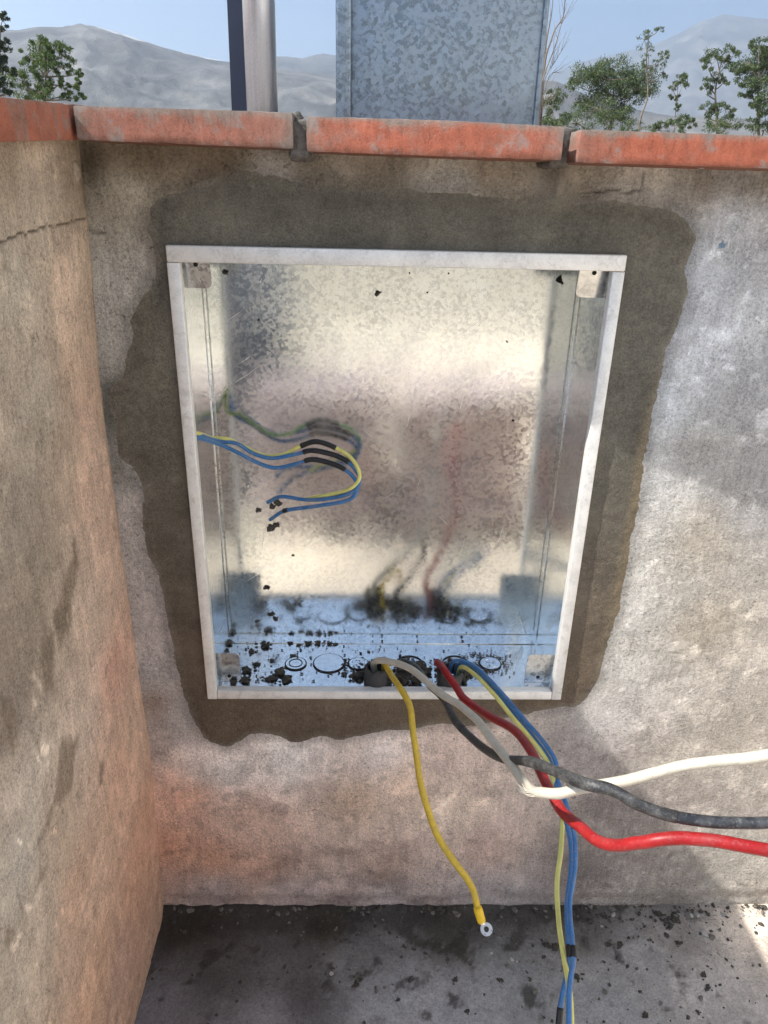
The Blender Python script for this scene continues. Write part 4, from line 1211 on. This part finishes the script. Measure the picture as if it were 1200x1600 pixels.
# ================================================================== ADDED OUT OF VIEW (for bounce light and the steel's reflections)
# pale wall added out of view to bounce sunlight onto the shaded walls
HW = thing('bounce_wall', (2.0, -2.0, FZ), 'added unseen pale cream wall bouncing sunlight onto the terrace', 'wall')
ys = np.arange(-4.2, .17, .05); zs = np.arange(FZ - .02, 2.2, .05)
Yg, Zg = np.meshgrid(ys, zs, indexing='ij')
cc = np.tile(np.array([.60, .57, .52]), (Yg.size, 1)) * (1 + .12 * fbm(Yg * 2, Zg * 2, 3.3, 4)).reshape(-1, 1)
obj('plaster_face', np.stack([1.9 + .004 * fbm(Yg * 3, Zg * 3, 1.1, 3), Yg, Zg], -1).reshape(-1, 3), grid_faces(len(ys), len(zs), flip=True), M['plaster'], HW, col=cc)
v, q = box_vf((1.915, -4.2, FZ - .02), (2.1, .165, 2.2))
obj('masonry_core', v, q, M['plaster'], HW, smooth=False, col=np.tile(np.array([.58, .56, .52]), (8, 1)))
# sacks added behind the viewer for the dull band reflected in the steel
M['sack'] = mat_simple('sack_paper', (.50, .40, .37), .85, 0, 40, .25, .4, .003, .3, (.30, .26, .26), .6, 9)
for k_ in range(8):
    lay, colm = divmod(k_, 2)
    cx, cy, cz = .06 + .50 * colm + .02 * (lay % 2), -1.38 + .03 * math.sin(k_ * 2.1), FZ + .067 + .125 * lay
    V, Fq = rough_box((cx - .235, cy - .17, cz - .062), (cx + .235, cy + .17, cz + .062), .02, .05, .010, 9, k_ * 3.7)
    o = obj('reflection_sack', V, Fq, M['sack'], loc=(cx, cy, cz - .062))
    tag(o, 'added unseen sack for the reflection in the steel box', 'sack', 'added sacks for the reflection in the steel box')
# drum added behind the viewer for the dark column reflected in the steel
M['drum'] = mat_simple('drum_plastic', (.13, .155, .19), .45, 0, 12, .2, .2, .002)
prof = [(.0, 0), (.205, 0), (.215, .012), (.215, .28), (.223, .29), (.223, .31), (.215, .32), (.215, .60), (.223, .61), (.223, .63), (.215, .64), (.215, .88), (.205, .90), (.205, .92), (.19, .92), (.19, .905), (0, .905)]
a_ = np.linspace(0, 2 * math.pi, 40, endpoint=False)
V = np.concatenate([np.stack([-.27 + r_ * np.cos(a_), -1.62 + r_ * np.sin(a_), np.full(40, FZ + .002 + h_)], -1) for r_, h_ in prof])
Fq = [(k_ * 40 + i, k_ * 40 + (i + 1) % 40, (k_ + 1) * 40 + (i + 1) % 40, (k_ + 1) * 40 + i) for k_ in range(len(prof) - 1) for i in range(40)]
o = obj('reflection_drum', V, Fq, M['drum'], loc=(-.27, -1.62, FZ + .002))
tag(o, 'added unseen dark blue-grey drum for the reflection in the steel box', 'drum')

# ================================================================== TREES
def mat_leaf(name, c0, c1, c2):
    t = NT(name)
    g = t.n('NewGeometry')
    n = t.noise(.7, 4)
    v = t.math('ADD', t.math('MULTIPLY', g.outputs['Random Per Island'], .6), t.math('MULTIPLY', n, .4))
    c = t.ramp(v, [(.15, c0), (.5, c1), (.85, c2)])
    t.out(color=c, rough=.55, spec=.35)
    tr = t.n('BsdfTranslucent', ins={'Color': c}); mx = t.n('MixShader', ins={0: .25})
    t.t.links.new(t.b.outputs[0], mx.inputs[1]); t.t.links.new(tr.outputs[0], mx.inputs[2])
    t.t.links.new(mx.outputs[0], t.t.nodes['Material Output'].inputs['Surface'])
    return t.m


M['leaf'] = mat_leaf('eucalyptus_leaves', (.030, .052, .022), (.075, .110, .045), (.15, .19, .080))
M['leaf_dark'] = mat_leaf('dark_leaves', (.016, .030, .018), (.036, .058, .032), (.075, .10, .05))
M['leaf_bright'] = mat_leaf('bright_leaves', (.036, .065, .018), (.090, .140, .040), (.17, .23, .075))
M['bark'] = mat_simple('pale_bark', (.17, .14, .11), .9, 0, 3, .4, .5, .02)


def limb(p0, p1, r0, r1, bend, n=7):
    p0 = np.array(p0); p1 = np.array(p1)
    t_ = np.linspace(0, 1, n)[:, None]
    P = p0 + (p1 - p0) * t_ + np.array(bend) * np.sin(t_ * math.pi)
    return tube_vf(P, np.linspace(r0, r1, n), 6)


def tree(name, label, blobs, Yd, trunk_px, group, mat, leaf=.16, dens=1.0, trunk_r=.16, seed=0):
    """blobs: (px,py,rx,ry) leaf masses of the crown; the tree stands Yd metres beyond the wall on the valley ground"""
    rng = np.random.default_rng(seed + 100); rnd = random.Random(seed)
    mpp = Yd / F_PX * 1.08
    base = on(trunk_px[0][0], trunk_px[0][1], 1, Yd); base[2] = GZ
    root = thing(name, base, label, 'tree', group)
    # limbs
    tv, tf = [], []

    def add(vf):
        off = sum(len(v_) for v_ in tv); tv.append(np.array(vf[0])); tf.extend([tuple(i + off for i in f) for f in vf[1]])
    top = [on(x, y, 1, Yd) for x, y in trunk_px]
    sp = [np.array([base[0], Yd, GZ])] + top
    pth = catmull(sp, 6)
    add(tube_vf(pth, np.linspace(trunk_r, trunk_r * .25, len(pth)), 8))
    LV = []
    for (bx, by, rx, ry) in blobs:
        c = on(bx, by, 1, Yd); c[1] += rng.normal() * rx * mpp * .5
        RX, RZ = rx * mpp * 1.18, ry * mpp * 1.18; RY = (RX + RZ) / 2 * .9
        # the limb that carries this mass
        d = np.linalg.norm(pth - (c - np.array([0, 0, RZ * 1.6])), axis=1) + np.where(pth[:, 2] > c[2], 5, 0); k_ = int(np.argmin(d))
        add(limb(pth[k_], c, trunk_r * .38, trunk_r * .08, (rnd.uniform(-.2, .2), rnd.uniform(-.2, .2), -.15 * RZ)))
        nsub = max(6, int(rx * ry / 15))
        for s in range(nsub):
            u = rng.normal(size=3); u /= np.linalg.norm(u); u *= rng.random() ** .45
            cc = c + u * np.array([RX, RY, RZ])
            sr = (RX + RZ) / 2 * rng.uniform(.22, .42)
            add(limb(c, cc, trunk_r * .10, trunk_r * .03, (0, 0, -.1 * sr), 4))
            nl = int(75 * dens * rng.uniform(.6, 1.3))
            P = rng.normal(size=(nl, 3)); P /= np.linalg.norm(P, axis=1)[:, None]
            P = cc + P * (rng.random((nl, 1)) ** .5) * sr * np.array([1.15, 1.15, .75])
            P[:, 2] -= np.abs(rng.normal(size=nl)) * sr * .30
            LV.append(P)
    obj('trunk', np.concatenate(tv), tf, M['bark'], root)
    P = np.concatenate(LV); n = len(P)
    dirv = rng.normal(size=(n, 3)); dirv[:, 2] -= 1.0; dirv /= np.linalg.norm(dirv, axis=1)[:, None]
    side = np.cross(dirv, rng.normal(size=(n, 3))); side /= np.linalg.norm(side, axis=1)[:, None]
    L = leaf * rng.uniform(.6, 1.4, (n, 1)); Wd = L * rng.uniform(.22, .40, (n, 1))
    nrm = np.cross(dirv, side)
    quad = np.stack([P - dirv * L * .5, P + side * Wd * .5 + nrm * Wd * .15, P + dirv * L * .5, P - side * Wd * .5 + nrm * Wd * .15], 1).reshape(-1, 3)
    obj('crown', quad, np.arange(4 * n).reshape(-1, 4), mat, root, smooth=False)
    return root


GT = 'trees in the valley beyond the parapet'
tree('eucalyptus_tree', 'broad eucalyptus with a flat-topped double crown right of the steel cabinet', [(925, 118, 30, 14), (952, 108, 26, 14), (940, 126, 40, 12), (985, 118, 26, 14), (1005, 124, 24, 14), (990, 138, 22, 14), (915, 158, 22, 12), (895, 132, 10, 9), (960, 150, 28, 18), (925, 176, 28, 16), (960, 180, 24, 12), (905, 192, 26, 10), (985, 155, 16, 12)], 62, [(950, 260), (955, 200), (958, 150)], GT, M['leaf'], .17, 1.1, .17, 1)
tree('eucalyptus_tree', 'tall thin eucalyptus with sparse tufts rising above the flat-topped crown', [(1008, 62, 9, 12), (1018, 48, 10, 6), (1030, 42, 8, 4), (1012, 80, 7, 9), (1034, 90, 9, 8), (1042, 82, 6, 6), (1026, 104, 7, 7), (1005, 100, 5, 6), (1038, 110, 5, 8), (998, 195, 12, 8)], 58, [(996, 260), (1000, 190), (1012, 150), (1010, 90), (1014, 58)], GT, M['leaf'], .14, .38, .10, 2)
tree('eucalyptus_tree', 'small rounded tree touching the right edge of the steel cabinet', [(862, 150, 18, 10), (872, 142, 12, 8), (856, 166, 12, 12), (868, 186, 20, 10), (850, 190, 10, 8), (885, 178, 10, 8)], 56, [(866, 260), (864, 195), (864, 155)], GT, M['leaf'], .16, .9, .09, 3)
tree('eucalyptus_tree', 'slim young eucalyptus with one small round tuft between the larger trees', [(1062, 120, 10, 8), (1066, 128, 8, 7), (1054, 130, 7, 7), (1056, 148, 6, 6), (1058, 166, 4, 5)], 60, [(1050, 260), (1054, 195), (1060, 130)], GT, M['leaf'], .15, .9, .06, 4)
tree('low_tree', 'low bushy tree at the foot of the slim young eucalyptus', [(1022, 196, 14, 8), (1040, 193, 12, 8), (1070, 186, 14, 9), (1058, 197, 16, 8), (1080, 190, 8, 8), (985, 198, 16, 7)], 52, [(1045, 260), (1046, 205)], GT, M['leaf'], .15, .9, .07, 5)
tree('eucalyptus_tree', 'eucalyptus with stacked leaf masses and pale gaps left of the dense tree', [(1122, 84, 16, 9), (1142, 78, 12, 8), (1112, 100, 13, 10), (1138, 98, 10, 8), (1110, 122, 10, 10), (1104, 138, 7, 8), (1130, 122, 8, 7), (1118, 160, 13, 9), (1105, 172, 12, 10), (1128, 172, 10, 8), (1112, 196, 22, 11), (1140, 190, 8, 7)], 50, [(1120, 260), (1120, 190), (1118, 140), (1128, 95)], GT, M['leaf'], .14, 1.1, .12, 6)
tree('eucalyptus_tree', 'dense dark eucalyptus at the far end beyond the orange coping', [(1188, 72, 16, 10), (1204, 84, 22, 14), (1172, 96, 15, 11), (1160, 112, 12, 10), (1188, 104, 18, 12), (1200, 126, 22, 14), (1172, 136, 16, 10), (1190, 156, 18, 12), (1180, 172, 14, 10), (1192, 194, 22, 12), (1165, 150, 9, 8)], 46, [(1185, 260), (1184, 190), (1186, 110)], GT, M['leaf'], .14, 1.2, .15, 7)
tree('eucalyptus_tree', 'bright green bushy tree against the bare mountain', [(52, 74, 20, 9), (84, 70, 18, 9), (66, 66, 14, 7), (100, 82, 10, 9), (44, 88, 15, 9), (74, 94, 18, 12), (34, 116, 16, 11), (58, 122, 18, 12), (94, 104, 12, 10), (40, 142, 20, 11), (72, 146, 16, 10), (100, 126, 8, 8), (108, 146, 10, 9), (128, 116, 5, 5), (122, 132, 6, 6), (126, 152, 7, 6)], 36, [(68, 260), (70, 170), (72, 95)], GT, M['leaf_bright'], .12, 1.1, .12, 8)
tree('eucalyptus_tree', 'dark tall tree beside the bright green bushy tree', [(2, 30, 7, 9), (-4, 50, 10, 10), (6, 68, 9, 9), (0, 90, 12, 11), (10, 108, 10, 9), (2, 128, 14, 11), (14, 140, 8, 8), (-12, 75, 12, 16), (-14, 115, 14, 16)], 32, [(-4, 260), (-3, 150), (0, 40)], GT, M['leaf_dark'], .11, 1.1, .12, 9)
# bare tree
rt = thing('bare_tree', (*on(850, 260, 1, 26)[:2], GZ), 'leafless thin-twigged tree rising behind the edge of the steel cabinet', 'tree', GT)
tv, tf = [], []


def addb(P, r0, r1):
    V, Fq = tube_vf(P, np.linspace(r0, r1, len(P)), 5)
    off = sum(len(v_) for v_ in tv); tv.append(V); tf.extend([tuple(i + off for i in f) for f in Fq])


bp = np.array(on(850, 260, 1, 26)); bp[2] = GZ
for i, pts in enumerate(([(842, 180), (850, 120), (868, 70), (886, 5)], [(846, 150), (862, 60), (880, 25), (884, -20)], [(844, 190), (852, 80), (862, 20), (866, -30)], [(850, 130), (870, 92), (890, 60)], [(846, 170), (858, 120), (876, 112)], [(842, 200), (850, 165), (862, 150)])):
    P = catmull([bp if i < 3 else np.array(on(846, 200, 1, 26))] + [on(x, y, 1, 26 + i * .1) for x, y in pts], 6)
    addb(P, .05 if i < 3 else .02, .004)
    for k_ in range(9):
        j = random.randint(len(P) // 2, len(P) - 2); d = P[j + 1] - P[j]; d /= np.linalg.norm(d)
        e = P[j] + d * random.uniform(.3, .7) + np.array([random.uniform(-.35, .35), random.uniform(-.35, .35), random.uniform(0, .3)])
        addb(np.array([P[j], (P[j] + e) / 2 + np.array([0, 0, -.04]), e]), .007, .002)
obj('trunk', np.concatenate(tv), tf, M['bark'], rt)

# ================================================================== HAZE
hz = NT('valley_haze')
hz.t.nodes.remove(hz.b)
pv = hz.t.nodes.new('ShaderNodeVolumePrincipled')
pv.inputs['Color'].default_value = (.74, .86, 1.0, 1)
pv.inputs['Density'].default_value = 1.6e-4
pv.inputs['Anisotropy'].default_value = .6
hz.t.links.new(pv.outputs[0], hz.t.nodes['Material Output'].inputs['Volume'])
v, q = box_vf((-16000, -16000, GZ - 8), (16000, 16000, 1850))
o = obj('haze', v, q, hz.m, smooth=False)
tag(o, 'thin valley haze', None, None, 'stuff')
